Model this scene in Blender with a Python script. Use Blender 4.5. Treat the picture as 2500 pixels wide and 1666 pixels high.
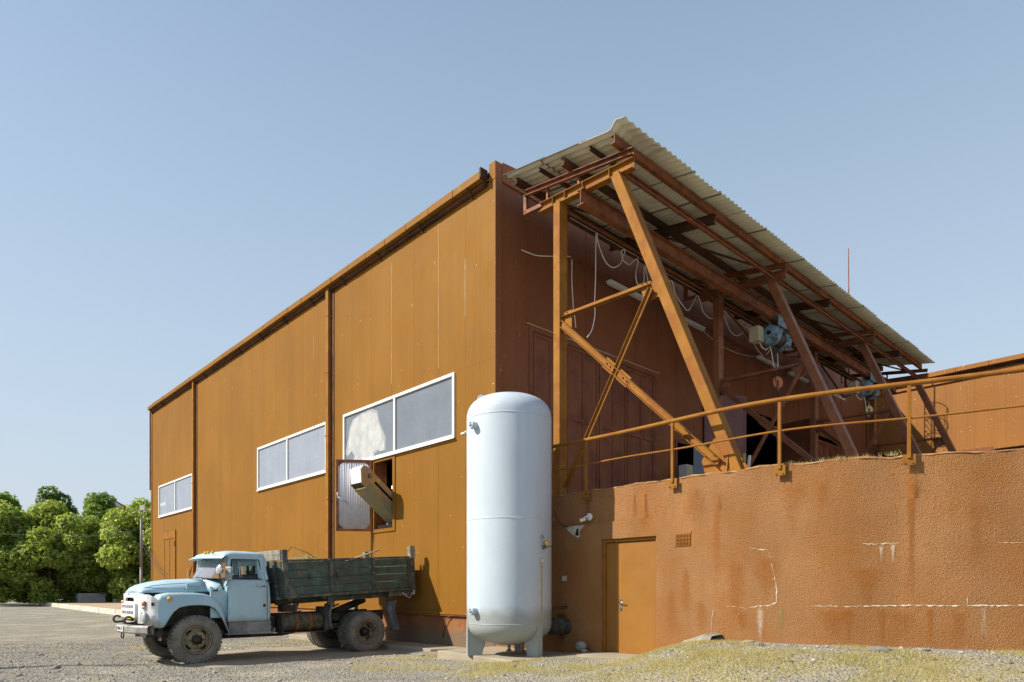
import bpy, math, random
import numpy as np
from mathutils import Vector, Matrix
random.seed(7); RNG = np.random.default_rng(7)
S = bpy.context.scene
COL = S.collection
R = math.radians
for o in list(bpy.data.objects): bpy.data.objects.remove(o)

# ------------------------------------------------------------------ camera, light, sky, exposure
cd = bpy.data.cameras.new('camera'); cam = bpy.data.objects.new('camera', cd); COL.objects.link(cam)
cd.sensor_width = 36.0; cd.lens = 36 * 1624 / 2500; cd.shift_y = (1442 - 833) / 2500
cd.clip_start = 0.1; cd.clip_end = 3000
cam.location = (-10.2274, -11.5018, 1.53); cam.rotation_euler = (R(90), 0, -math.atan2(.683367, .730075))
S.camera = cam
SUN = Vector((-1.0, 0.62, 1.0)).normalized()           # towards the sun
SUN_EL = math.asin(SUN.z); SUN_AZ = math.atan2(SUN.x, SUN.y)
w = bpy.data.worlds.new('World'); S.world = w; w.use_nodes = True
nt = w.node_tree; nt.nodes.clear()
sky = nt.nodes.new('ShaderNodeTexSky'); sky.sky_type = 'NISHITA'; sky.sun_disc = False
sky.sun_elevation = SUN_EL; sky.sun_rotation = SUN_AZ
sky.altitude = 100; sky.air_density = 1.0; sky.dust_density = 0.5; sky.ozone_density = 1.0
bg = nt.nodes.new('ShaderNodeBackground'); bg.inputs[1].default_value = 0.100
wo = nt.nodes.new('ShaderNodeOutputWorld')
veil = nt.nodes.new('ShaderNodeMix'); veil.data_type = 'RGBA'      # summer haze: thick and pale at the horizon all round, thinning overhead
tcw = nt.nodes.new('ShaderNodeTexCoord'); spw = nt.nodes.new('ShaderNodeSeparateXYZ'); nt.links.new(tcw.outputs['Generated'], spw.inputs[0])
hz = nt.nodes.new('ShaderNodeMapRange'); nt.links.new(spw.outputs[2], hz.inputs[0])
for i_, v_ in enumerate((0.0, .85, .97, .18)): hz.inputs[i_ + 1].default_value = v_
hc = nt.nodes.new('ShaderNodeMix'); hc.data_type = 'RGBA'; nt.links.new(hz.outputs[0], hc.inputs[0]); hc.inputs[6].default_value = (4.4, 6.2, 8.0, 1); hc.inputs[7].default_value = (4.35, 4.75, 5.1, 1)
nt.links.new(hz.outputs[0], veil.inputs[0]); nt.links.new(hc.outputs[2], veil.inputs[7])
nt.links.new(sky.outputs[0], veil.inputs[6]); nt.links.new(veil.outputs[2], bg.inputs[0]); nt.links.new(bg.outputs[0], wo.inputs[0])
sd = bpy.data.lights.new('sun', 'SUN'); sun = bpy.data.objects.new('sun', sd); COL.objects.link(sun)
sd.energy = 5.0; sd.angle = R(0.5); sd.color = (1.0, 0.92, 0.78)
sun.rotation_euler = SUN.to_track_quat('Z', 'Y').to_euler()
S.view_settings.view_transform = 'Standard'; S.view_settings.look = 'None'
S.view_settings.exposure = 0.50; S.view_settings.gamma = 1.0; S.view_settings.use_curve_mapping = False

# ------------------------------------------------------------------ materials
def srgb(r, g, b):
    f = lambda c: (c / 255 / 12.92) if c / 255 <= .04045 else ((c / 255 + .055) / 1.055) ** 2.4
    return (f(r), f(g), f(b))

def mat(name, col, rough=.6, metal=0.0, var=.12, scale=3.0, col2=None, amt=.35, scale2=1.2, streak=0.0, streak_scale=5.0,
        speck=None, speck_col=(.75, .72, .66), speck_scale=9.0, bump=0.0, bump_scale=40.0, bump_dist=.01, spec=.5, world=True, rib=None, sharp=.12, coat=0.0, grime=None):
    """painted / weathered surface: base colour with cloudy variation, a patchy second colour, vertical streaks, specks, relief"""
    m = bpy.data.materials.new(name); m.use_nodes = True
    t = m.node_tree; N = t.nodes; Lk = t.links.new
    b = N['Principled BSDF']
    if world: pos = N.new('ShaderNodeNewGeometry').outputs['Position']
    else: pos = N.new('ShaderNodeTexCoord').outputs['Object']
    def noise(sc, det=5, rough_=.55, vec=None):
        n = N.new('ShaderNodeTexNoise'); n.inputs['Scale'].default_value = sc; n.inputs['Detail'].default_value = det
        n.inputs['Roughness'].default_value = rough_; Lk(vec or pos, n.inputs['Vector']); return n.outputs['Fac']
    def ramp(f, a, c, lo=0.0, hi=1.0):
        r = N.new('ShaderNodeMapRange'); r.inputs[1].default_value = a; r.inputs[2].default_value = c
        r.inputs[3].default_value = lo; r.inputs[4].default_value = hi; Lk(f, r.inputs[0]); return r.outputs[0]
    def mix(f, A, B, mode='MIX'):
        x = N.new('ShaderNodeMix'); x.data_type = 'RGBA'; x.blend_type = mode
        for s, v in ((x.inputs[0], f), (x.inputs[6], A), (x.inputs[7], B)):
            if isinstance(v, (int, float)): s.default_value = v
            elif isinstance(v, tuple): s.default_value = (*v, 1)
            else: Lk(v, s)
        return x.outputs[2]
    def scaled(f, sx, sy, sz):
        v = N.new('ShaderNodeVectorMath'); v.operation = 'MULTIPLY'; Lk(f, v.inputs[0]); v.inputs[1].default_value = (sx, sy, sz); return v.outputs[0]
    hi = tuple(min(1, c * (1 + var)) for c in col); lo = tuple(c * (1 - var) for c in col)
    c = mix(ramp(noise(scale), .3, .7), lo, hi)
    if col2 is not None:
        c = mix(ramp(noise(scale2, 6, .62), .62 - amt * .4, .62 - amt * .4 + sharp), c, col2)
    if streak:
        sv = noise(streak_scale, 4, .6, scaled(pos, 1, 1, .05))
        c = mix(ramp(sv, .35, .72, 0, streak), c, tuple(x * .45 for x in col))
        sv2 = noise(streak_scale * 2.3, 3, .6, scaled(pos, 1, 1, .04))
        c = mix(ramp(sv2, .6, .85, 0, streak * .8), c, tuple(min(1, x * 1.5 + .03) for x in col))
    if speck:
        c = mix(ramp(noise(speck_scale, 3, .5), .68 - speck, .7 - speck), c, speck_col)
    if grime:                                     # soil splashed up from the ground: colour, top height of the band
        sp = N.new('ShaderNodeSeparateXYZ'); Lk(pos, sp.inputs[0])
        g = N.new('ShaderNodeMath'); g.operation = 'MULTIPLY_ADD'; Lk(noise(3.0, 6), g.inputs[0]); g.inputs[1].default_value = -grime[1]; Lk(sp.outputs[2], g.inputs[2])
        c = mix(ramp(g.outputs[0], grime[2] - grime[1] * .4, grime[2] - grime[1] * .95, 0, .85), c, grime[0])
    Lk(c, b.inputs['Base Color'])
    rr = N.new('ShaderNodeMapRange'); rr.inputs[1].default_value = .3; rr.inputs[2].default_value = .7
    rr.inputs[3].default_value = max(.03, rough - .12); rr.inputs[4].default_value = min(1, rough + .1); Lk(noise(scale * 2.7), rr.inputs[0]); Lk(rr.outputs[0], b.inputs['Roughness'])
    b.inputs['Metallic'].default_value = metal; b.inputs['Specular IOR Level'].default_value = spec
    if coat: b.inputs['Coat Weight'].default_value = coat; b.inputs['Coat Roughness'].default_value = .15
    nrm = None
    if bump:
        bp = N.new('ShaderNodeBump'); bp.inputs['Strength'].default_value = bump; bp.inputs['Distance'].default_value = bump_dist
        Lk(noise(bump_scale, 5, .6), bp.inputs['Height']); nrm = bp.outputs[0]
    if rib:                                       # fine pressed ribs of the cladding: axis vector, pitch
        wv = N.new('ShaderNodeTexWave'); wv.wave_type = 'BANDS'; wv.bands_direction = 'X' if rib[0] == 'x' else 'Y'; wv.wave_profile = 'SIN'
        wv.inputs['Scale'].default_value = 2 * math.pi / (20 * rib[1]); Lk(pos, wv.inputs['Vector'])
        b2 = N.new('ShaderNodeBump'); b2.inputs['Strength'].default_value = rib[2]; b2.inputs['Distance'].default_value = .012; Lk(wv.outputs['Fac'], b2.inputs['Height'])
        if nrm: Lk(nrm, b2.inputs['Normal'])
        nrm = b2.outputs[0]
    if nrm: Lk(nrm, b.inputs['Normal'])
    return m

OCH = (.246, .112, .0155)
M = {}
M['clad_y'] = mat('cladding_paint', OCH, .62, var=.10, scale=.35, col2=(.228, .096, .0125), amt=.30, scale2=.5, streak=.16, streak_scale=2.2, speck=-.05, speck_col=(.55, .40, .22), speck_scale=8, rib=('y', .05, .35), spec=.1, sharp=.3)
M['clad_wing'] = mat('wing_paint', (.275, .112, .024), .62, var=.1, scale=.4, streak=.16, streak_scale=2.2, rib=('y', .05, .35), spec=.25, speck=-.01, speck_col=(.6, .45, .3), speck_scale=12)
M['clad_x'] = mat('cladding_paint_gable', (.235, .083, .032), .6, var=.10, scale=.5, streak=.2, streak_scale=2.5, speck=-.01, speck_col=(.5, .33, .2), speck_scale=16, rib=('x', .05, .3), spec=.25)
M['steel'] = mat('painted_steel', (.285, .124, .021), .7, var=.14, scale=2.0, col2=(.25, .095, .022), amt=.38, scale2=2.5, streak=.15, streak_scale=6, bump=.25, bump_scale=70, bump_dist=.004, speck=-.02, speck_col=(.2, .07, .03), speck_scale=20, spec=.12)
M['sealant'] = mat('pale_sealant', (.42, .29, .13), .7, var=.3, scale=4, streak=.3)
M['rust'] = mat('rust_red_steel', (.235, .078, .028), .65, var=.2, scale=3, col2=(.12, .05, .022), amt=.35, scale2=3.5, streak=.25, streak_scale=6, bump=.3, bump_scale=60, bump_dist=.004, spec=.3)
M['frame_shaded'] = mat('shaded_frame_paint', (.235, .088, .036), .55, var=.14, scale=2.0, col2=(.19, .065, .028), amt=.38, scale2=2.5, streak=.15, streak_scale=6, bump=.25, bump_scale=70, bump_dist=.004, spec=.35)  # shaded copy of painted_steel: redder and darker
M['dark_steel'] = mat('dark_rusty_steel', (.105, .042, .02), .7, var=.25, scale=4, col2=(.05, .025, .015), amt=.4, bump=.3, spec=.25)
M['plinth'] = mat('plinth_paint', (.28, .12, .045), .75, var=.14, scale=1.2, col2=(.23, .09, .04), amt=.4, scale2=1.6, streak=.2, streak_scale=3, bump=.4, bump_scale=50, bump_dist=.008, grime=((.16, .12, .08), .5, .62), speck=-.03, speck_col=(.5, .42, .32), speck_scale=6, spec=.2)
M['door_paint'] = mat('door_paint', (.27, .118, .018), .5, var=.10, scale=1.6, col2=(.29, .115, .022), amt=.35, scale2=1.4, streak=.08, streak_scale=4, spec=.35, sharp=.3)
M['gate'] = mat('gate_paint', (.225, .078, .036), .6, var=.16, scale=1.5, col2=(.16, .055, .03), amt=.35, scale2=1.2, streak=.25, streak_scale=4, bump=.1, spec=.3)
M['leaf_plum'] = mat('plum_door_paint', (.20, .095, .095), .6, var=.12, scale=1.5, streak=.2, streak_scale=4, spec=.3)
M['white'] = mat('white_window_frame', (.72, .72, .70), .5, var=.06, scale=4, streak=.1, streak_scale=8, spec=.4)
M['asbestos'] = mat('fibre_cement_sheet', (.66, .64, .50), .9, var=.16, scale=1.3, col2=(.58, .55, .42), amt=.42, scale2=.9, bump=.25, bump_scale=35, bump_dist=.006, spec=.15, sharp=.35, speck=-.05, speck_col=(.12, .11, .09), speck_scale=5)
M['concrete'] = mat('old_concrete', (.33, .285, .215), .9, var=.18, scale=2.0, col2=(.24, .21, .155), amt=.4, scale2=1.0, bump=.5, bump_scale=45, bump_dist=.012, speck=-.04, speck_col=(.22, .19, .14), speck_scale=25, spec=.2, sharp=.25)
M['kerb'] = mat('whitewashed_kerb', (.62, .58, .50), .9, var=.15, scale=3, col2=(.40, .34, .25), amt=.35, scale2=2.0, bump=.4, spec=.2)
M['black'] = mat('interior_dark', (.025, .022, .02), .9, var=.2, spec=.1)
M['lamp_grey'] = mat('lamp_post_grey', (.20, .19, .185), .6, var=.12, scale=3)
M['galv'] = mat('galvanised_steel', (.40, .40, .41), .5, metal=.3, var=.12, scale=6, spec=.5)
M['grey_paint'] = mat('grey_paint', (.45, .46, .48), .55, var=.08, scale=4, streak=.1)
M['chrome'] = mat('bright_metal', (.62, .62, .60), .22, metal=1.0, var=.08, scale=12)
M['tank'] = mat('pale_blue_tank_paint', (.50, .575, .655), .42, var=.045, scale=.8, col2=(.46, .535, .61), amt=.25, scale2=1.4, streak=.12, streak_scale=4, bump=.10, bump_scale=2.5, bump_dist=.02, spec=.4, world=False, speck=-.085, speck_col=(.16, .09, .05), speck_scale=26, sharp=.4, grime=((.29, .31, .30), .35, .95))
M['tank_dark'] = mat('tank_fitting', (.30, .32, .33), .5, metal=.4, var=.2, scale=14)
M['truck_blue'] = mat('faded_blue_paint', (.375, .54, .62), .45, var=.07, scale=1.6, col2=(.40, .52, .57), amt=.3, scale2=1.1, streak=.06, streak_scale=7, bump=.05, bump_scale=5, bump_dist=.01, spec=.42, sharp=.4, grime=((.24, .22, .19), .35, .95))
M['truck_white'] = mat('white_grille_paint', (.72, .71, .72), .5, var=.07, scale=5, col2=(.55, .52, .48), amt=.2, scale2=4, grime=((.35, .31, .26), .3, 1.0))
M['bumper'] = mat('worn_bumper_paint', (.34, .33, .32), .55, metal=.2, var=.18, scale=5, col2=(.22, .19, .16), amt=.35, scale2=8, streak=.5, streak_scale=14, bump=.2)
M['board'] = mat('dark_green_boards', (.072, .112, .090), .75, var=.35, scale=5, col2=(.075, .075, .062), amt=.38, scale2=3.0, streak=.2, streak_scale=5, speck=-.03, speck_col=(.42, .41, .36), speck_scale=17, bump=.45, bump_scale=40, bump_dist=.006, spec=.25, sharp=.2)
M['board_grey'] = mat('weathered_grey_wood', (.30, .28, .235), .85, var=.2, scale=8, col2=(.18, .17, .14), amt=.4, scale2=5, streak=.3, streak_scale=9, bump=.4)
M['green_post'] = mat('green_post_steel', (.055, .066, .058), .7, var=.25, scale=7, col2=(.16, .15, .12), amt=.3, scale2=6, streak=.3, streak_scale=9, bump=.3, speck=-.05, speck_col=(.4, .37, .3), speck_scale=12)
M['chassis'] = mat('dirty_black_chassis', (.045, .042, .037), .75, var=.3, scale=6, col2=(.13, .115, .09), amt=.4, scale2=4, bump=.4, bump_scale=30, spec=.3, sharp=.3)
M['fuel'] = mat('muddy_fuel_tank', (.095, .082, .055), .6, var=.3, scale=9, col2=(.03, .028, .024), amt=.45, scale2=8, bump=.25, spec=.35, sharp=.2)
M['rust_strap'] = mat('rusty_strap', (.30, .105, .025), .75, var=.3, scale=14, col2=(.12, .05, .02), amt=.4, scale2=12)
M['tyre'] = mat('dusty_tyre', (.165, .155, .135), .9, var=.22, scale=6, col2=(.25, .225, .185), amt=.42, scale2=5, bump=.3, bump_scale=60, bump_dist=.004, spec=.2, world=False, sharp=.35)
M['wheel'] = mat('rusty_wheel_disc', (.30, .245, .165), .6, metal=.2, var=.28, scale=9, col2=(.15, .115, .075), amt=.4, scale2=7, bump=.3, spec=.35, world=False, sharp=.25)
M['hub'] = mat('oily_hub', (.035, .030, .022), .45, metal=.4, var=.3, scale=20, world=False)
M['flap'] = mat('grey_mudflap', (.16, .165, .165), .75, var=.25, scale=6, col2=(.30, .29, .27), amt=.3, streak=.4, streak_scale=10)
M['orange_lens'] = mat('orange_lens', (.62, .14, .015), .2, var=.05, spec=.6)
M['yellow_lens'] = mat('yellow_lens', (.62, .36, .03), .25, var=.05, spec=.6)
M['white_lens'] = mat('headlamp_lens', (.42, .43, .43), .12, metal=.0, var=.10, scale=30, spec=.8)
M['rubber'] = mat('black_rubber', (.02, .02, .02), .6, var=.2)
M['seat'] = mat('dark_seat_vinyl', (.03, .026, .022), .6, var=.2)
M['hoist'] = mat('hoist_blue_paint', (.20, .33, .42), .5, var=.2, scale=9, col2=(.06, .075, .08), amt=.36, scale2=7, spec=.4, world=False)
M['cream'] = mat('cream_box', (.48, .42, .28), .6, var=.1)
M['hook_orange'] = mat('orange_sheave', (.50, .12, .025), .5, var=.1)
M['hook_yellow'] = mat('yellow_sheave', (.55, .42, .08), .5, var=.1)
M['cable'] = mat('white_cable', (.78, .76, .70), .6, var=.05)
M['wire'] = mat('dark_wire', (.03, .027, .025), .7, var=.1)
M['tube_light'] = mat('fluorescent_batten', (.66, .66, .63), .45, var=.05)
M['straw'] = mat('straw', (.30, .21, .07), .9, var=.35, scale=20)
M['handle_wood'] = mat('pale_wooden_handle', (.55, .42, .24), .7, var=.15, scale=10)
M['timber'] = mat('timber', (.40, .28, .12), .8, var=.25, scale=12)
M['conv'] = mat('conveyor_brown_paint', (.44, .27, .135), .5, var=.10, scale=3, col2=(.33, .30, .12), amt=.22, scale2=2, spec=.4, sharp=.35)
M['conv_white'] = mat('conveyor_white_end', (.66, .66, .70), .5, var=.05, scale=3)
M['conv_olive'] = mat('conveyor_olive_underside', (.26, .25, .15), .5, var=.12, scale=3, col2=(.36, .27, .06), amt=.3, scale2=3)
M['yellow_label'] = mat('yellow_label', (.60, .47, .03), .6, var=.05)
M['corr_grey'] = mat('grey_corrugated_sheet', (.62, .62, .68), .55, var=.06, scale=4, col2=(.52, .53, .58), amt=.2, scale2=3)
M['corr_dark'] = mat('grey_blue_sheet', (.17, .20, .25), .6, var=.08)
M['cam_white'] = mat('white_plastic', (.66, .65, .60), .4, var=.05)
M['stone'] = mat('grey_slate_stone', (.17, .165, .155), .9, var=.3, scale=8, col2=(.30, .28, .25), amt=.3, bump=.4)
M['slab_stone'] = mat('concrete_ramp_slab', (.30, .265, .21), .92, var=.2, scale=4, col2=(.20, .18, .14), amt=.4, bump=.5)
M['slate'] = mat('slate_sheets', (.52, .54, .57), .8, var=.15, scale=3)
M['ramp_soil'] = mat('sandy_platform', (.42, .30, .19), .95, var=.15, scale=1.2, col2=(.48, .42, .33), amt=.35, scale2=.5, spec=.1, sharp=.3)
M['bark'] = mat('bark', (.10, .075, .055), .95, var=.3, scale=4, bump=.4)
M['effl'] = mat('lime_bloom', (.60, .51, .39), .95, var=.12, scale=9, spec=.1)
M['effl_t'] = mat('lime_bloom_faint', (.46, .31, .19), .95, var=.15, scale=9, spec=.1)
M['skin'] = mat('plaster_scar', (.48, .47, .41), .95, var=.2, scale=9, bump=.3)

def wall_render():
    """pebble-dash render: pinkish ochre, rust runs, damp band near the foot"""
    m = mat('pebble_dash_render', (.375, .190, .082), .92, var=.13, scale=1.1, col2=(.345, .140, .038), amt=.46, scale2=.8, streak=.30, streak_scale=1.7, bump=1.0, bump_scale=52, bump_dist=.034, spec=.1, sharp=.3, speck=.07, speck_col=(.21, .09, .036), speck_scale=75)
    return m
M['render'] = wall_render()

def glass_mat(name, tint, rough=.05, clear=.8):
    m = bpy.data.materials.new(name); m.use_nodes = True; t = m.node_tree; N = t.nodes; b = N['Principled BSDF']
    b.inputs['Base Color'].default_value = (*tint, 1); b.inputs['Roughness'].default_value = rough
    tr = N.new('ShaderNodeBsdfTransparent'); tr.inputs[0].default_value = (.80, .84, .84, 1); mx = N.new('ShaderNodeMixShader')
    lw = N.new('ShaderNodeLayerWeight'); lw.inputs[0].default_value = .18
    mr = N.new('ShaderNodeMapRange'); mr.inputs[3].default_value = 1 - clear; mr.inputs[4].default_value = 1.0
    t.links.new(lw.outputs['Fresnel'], mr.inputs[0]); t.links.new(mr.outputs[0], mx.inputs[0])
    t.links.new(tr.outputs[0], mx.inputs[1]); t.links.new(b.outputs[0], mx.inputs[2]); t.links.new(mx.outputs[0], N['Material Output'].inputs[0])
    return m
M['windscreen'] = glass_mat('windscreen_glass', (.22, .22, .25), .05, .86)
M['side_glass'] = glass_mat('side_glass', (.03, .035, .03), .04, .8)
def pane_mat(name, col, wash=None):
    m = mat(name, col, .3, var=.08, scale=1.2, streak=.14, streak_scale=5, col2=wash, amt=.05 if wash is None else .26, scale2=.55, spec=.5, speck=-.06, speck_col=(.5, .52, .55), speck_scale=10, sharp=.06)
    return m
M['pane'] = pane_mat('dusty_window_pane', (.27, .295, .355))
M['pane_dark'] = pane_mat('grey_painted_pane', (.165, .183, .22))
M['pane_wash'] = pane_mat('whitewashed_pane', (.20, .22, .25), (.60, .62, .64))
def emis(name, col, st):
    m = bpy.data.materials.new(name); m.use_nodes = True; b = m.node_tree.nodes['Principled BSDF']
    b.inputs['Emission Color'].default_value = (*col, 1); b.inputs['Emission Strength'].default_value = st; b.inputs['Base Color'].default_value = (.8, .8, .8, 1); return m
M['lit_tube'] = emis('lit_fluorescent_tube', (1, .98, .95), 2.2)
M['hatch_glow'] = emis('daylight_glow', (.9, .92, .95), .5)

def leaf_mat(name, a, b_, c_):
    m = bpy.data.materials.new(name); m.use_nodes = True; t = m.node_tree; N = t.nodes; Lk = t.links.new; b = N['Principled BSDF']
    g = N.new('ShaderNodeNewGeometry'); cr = N.new('ShaderNodeValToRGB'); cr.color_ramp.elements[0].color = (*a, 1); cr.color_ramp.elements[1].color = (*c_, 1)
    e = cr.color_ramp.elements.new(.5); e.color = (*b_, 1)
    Lk(g.outputs['Random Per Island'], cr.inputs[0]); Lk(cr.outputs[0], b.inputs['Base Color']); b.inputs['Roughness'].default_value = .55; b.inputs['Specular IOR Level'].default_value = .35
    tl = N.new('ShaderNodeBsdfTranslucent'); vm = N.new('ShaderNodeVectorMath'); vm.operation = 'MULTIPLY'; vm.inputs[1].default_value = (1.7, 1.55, .9); Lk(cr.outputs[0], vm.inputs[0]); Lk(vm.outputs[0], tl.inputs[0]); mx = N.new('ShaderNodeMixShader'); mx.inputs[0].default_value = .5
    Lk(b.outputs[0], mx.inputs[1]); Lk(tl.outputs[0], mx.inputs[2]); Lk(mx.outputs[0], N['Material Output'].inputs[0]); return m
M['leaf'] = leaf_mat('bright_leaves', (.15, .22, .045), (.27, .36, .08), (.38, .45, .14))
M['leaf_mid'] = leaf_mat('mid_green_leaves', (.085, .15, .03), (.145, .235, .05), (.22, .31, .075))
M['leaf_dark'] = leaf_mat('dark_green_leaves', (.055, .105, .035), (.095, .16, .05), (.15, .22, .075))
M['grass'] = leaf_mat('dry_grass_blades', (.38, .34, .17), (.52, .475, .27), (.33, .33, .13))
M['weed'] = leaf_mat('green_weed_blades', (.32, .31, .13), (.46, .42, .21), (.36, .34, .14))
def pebble_mat():
    m = bpy.data.materials.new('gravel_chips'); m.use_nodes = True; t = m.node_tree; N = t.nodes; b = N['Principled BSDF']
    g = N.new('ShaderNodeNewGeometry'); cr = N.new('ShaderNodeValToRGB'); cr.color_ramp.elements[0].color = (.16, .152, .135, 1); cr.color_ramp.elements[1].color = (.46, .435, .385, 1)
    e = cr.color_ramp.elements.new(.6); e.color = (.29, .275, .245, 1)
    t.links.new(g.outputs['Random Per Island'], cr.inputs[0]); t.links.new(cr.outputs[0], b.inputs['Base Color']); b.inputs['Roughness'].default_value = .9; return m
M['pebble'] = pebble_mat()

def lap_shade(m):  # paints the shadows of overlapping sheet edges as dark lines along the laps
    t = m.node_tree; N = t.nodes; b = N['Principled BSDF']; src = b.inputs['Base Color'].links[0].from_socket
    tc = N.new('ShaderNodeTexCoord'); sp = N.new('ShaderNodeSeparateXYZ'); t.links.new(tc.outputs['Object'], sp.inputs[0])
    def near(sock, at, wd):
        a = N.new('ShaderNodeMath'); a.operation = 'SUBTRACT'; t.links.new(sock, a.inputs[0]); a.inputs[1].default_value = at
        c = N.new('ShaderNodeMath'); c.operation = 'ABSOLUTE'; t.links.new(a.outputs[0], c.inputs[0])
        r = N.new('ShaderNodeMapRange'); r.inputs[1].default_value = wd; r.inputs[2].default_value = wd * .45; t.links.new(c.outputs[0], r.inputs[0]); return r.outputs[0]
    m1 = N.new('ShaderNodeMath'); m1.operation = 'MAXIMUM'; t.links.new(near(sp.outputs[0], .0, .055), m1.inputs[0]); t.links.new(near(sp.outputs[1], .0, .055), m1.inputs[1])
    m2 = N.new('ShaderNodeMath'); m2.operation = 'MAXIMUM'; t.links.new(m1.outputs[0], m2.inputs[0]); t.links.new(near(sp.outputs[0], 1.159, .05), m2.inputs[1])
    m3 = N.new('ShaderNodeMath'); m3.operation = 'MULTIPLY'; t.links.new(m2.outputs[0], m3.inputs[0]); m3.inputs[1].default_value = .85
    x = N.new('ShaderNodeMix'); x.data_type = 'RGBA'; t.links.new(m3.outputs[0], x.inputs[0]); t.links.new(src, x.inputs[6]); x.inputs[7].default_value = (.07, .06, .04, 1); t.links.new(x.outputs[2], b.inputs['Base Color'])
lap_shade(M['asbestos'])
# ------------------------------------------------------------------ geometry helpers
ORG = {}
def V(*a): return Vector(a)
class MB:
    """collects shapes in world coordinates and links them as ONE mesh object"""
    def __init__(s): s.v = []; s.f = []; s.sm = []
    def add(s, vs, fs, smooth=False):
        n = len(s.v); s.v += [tuple(v) for v in vs]; s.f += [tuple(i + n for i in f) for f in fs]; s.sm += [smooth] * len(fs); return s
    def box(s, x0, x1, y0, y1, z0, z1):
        vs = [(x, y, z) for z in (z0, z1) for y in (y0, y1) for x in (x0, x1)]
        return s.add(vs, [(0, 2, 3, 1), (4, 5, 7, 6), (0, 1, 5, 4), (2, 6, 7, 3), (0, 4, 6, 2), (1, 3, 7, 5)])
    def obox(s, c, ax, ay, az):
        c, ax, ay, az = Vector(c), Vector(ax), Vector(ay), Vector(az)
        vs = [c + i * ax + j * ay + k * az for k in (-1, 1) for j in (-1, 1) for i in (-1, 1)]
        return s.add(vs, [(0, 2, 3, 1), (4, 5, 7, 6), (0, 1, 5, 4), (2, 6, 7, 3), (0, 4, 6, 2), (1, 3, 7, 5)])
    def ext(s, prof, p, q, up=(0, 0, 1)):
        """extrude a closed 2-D profile (side, up) from p to q"""
        p, q = Vector(p), Vector(q); d = (q - p).normalized(); u = Vector(up); sd = d.cross(u)
        if sd.length < 1e-4: sd = d.cross(Vector((0, 1, 0)))
        sd.normalize(); u = sd.cross(d)
        n = len(prof); vs = [p + sd * a + u * b for a, b in prof] + [q + sd * a + u * b for a, b in prof]
        return s.add(vs, [tuple(range(n))[::-1], tuple(range(n, 2 * n))] + [(i, (i + 1) % n, n + (i + 1) % n, n + i) for i in range(n)])
    def bar(s, p, q, w, h, up=(0, 0, 1)):
        return s.ext([(-w / 2, -h / 2), (w / 2, -h / 2), (w / 2, h / 2), (-w / 2, h / 2)], p, q, up)
    def ibar(s, p, q, w, h, t=.012, up=(0, 0, 1)):
        a, b = w / 2, h / 2; k = t / 2
        return s.ext([(-a, -b), (a, -b), (a, -b + t), (k, -b + t), (k, b - t), (a, b - t), (a, b), (-a, b), (-a, b - t), (-k, b - t), (-k, -b + t), (-a, -b + t)], p, q, up)
    def cbar(s, p, q, w, h, t=.012, up=(0, 0, 1), flip=1):
        a, b = w * flip, h / 2; t2 = t * flip
        return s.ext([(0, -b), (a, -b), (a, -b + t), (t2, -b + t), (t2, b - t), (a, b - t), (a, b), (0, b)], p, q, up)
    def lbar(s, p, q, w, h, t=.01, up=(0, 0, 1), flip=1):
        return s.ext([(0, 0), (w * flip, 0), (w * flip, t), (t * flip, t), (t * flip, h), (0, h)], p, q, up)
    def tube(s, pts, r, n=8, cap=True):
        pts = [Vector(p) for p in pts]; rings = []; prev = None
        for i, p in enumerate(pts):
            d = (pts[min(i + 1, len(pts) - 1)] - pts[max(i - 1, 0)]).normalized()
            if prev is None:
                a = d.orthogonal().normalized()
            else:
                a = (prev - d * prev.dot(d)); a = a.normalized() if a.length > 1e-5 else d.orthogonal().normalized()
            prev = a; b = d.cross(a); rr = r[i] if isinstance(r, (list, tuple)) else r
            rings.append([p + (a * math.cos(2 * math.pi * k / n) + b * math.sin(2 * math.pi * k / n)) * rr for k in range(n)])
        vs = [v for g in rings for v in g]; m = len(rings)
        fs = [(i * n + k, i * n + (k + 1) % n, (i + 1) * n + (k + 1) % n, (i + 1) * n + k) for i in range(m - 1) for k in range(n)]
        s.add(vs, fs, True)
        if cap: s.add(rings[0], [tuple(range(n))[::-1]]); s.add(rings[-1], [tuple(range(n))])
        return s
    def lathe(s, prof, o, axis=(0, 0, 1), n=24, smooth=True, closed=False):
        """prof = [(radius, along)]"""
        o = Vector(o); d = Vector(axis).normalized(); a = d.orthogonal().normalized(); b = d.cross(a)
        vs = [o + d * h + (a * math.cos(2 * math.pi * k / n) + b * math.sin(2 * math.pi * k / n)) * r for r, h in prof for k in range(n)]
        m = len(prof); last = m if closed else m - 1
        fs = [(i * n + k, i * n + (k + 1) % n, ((i + 1) % m) * n + (k + 1) % n, ((i + 1) % m) * n + k) for i in range(last) for k in range(n)]
        return s.add(vs, fs, smooth)
    def prism(s, poly, off):
        n = len(poly); off = Vector(off); vs = [Vector(p) for p in poly] + [Vector(p) + off for p in poly]
        return s.add(vs, [tuple(range(n))[::-1], tuple(range(n, 2 * n))] + [(i, (i + 1) % n, n + (i + 1) % n, n + i) for i in range(n)])
    def grid(s, rows, smooth=True, close=False):
        m, n = len(rows), len(rows[0]); vs = [v for r in rows for v in r]
        k2 = n if close else n - 1
        return s.add(vs, [(i * n + k, i * n + (k + 1) % n, (i + 1) * n + (k + 1) % n, (i + 1) * n + k) for i in range(m - 1) for k in range(k2)], smooth)
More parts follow.
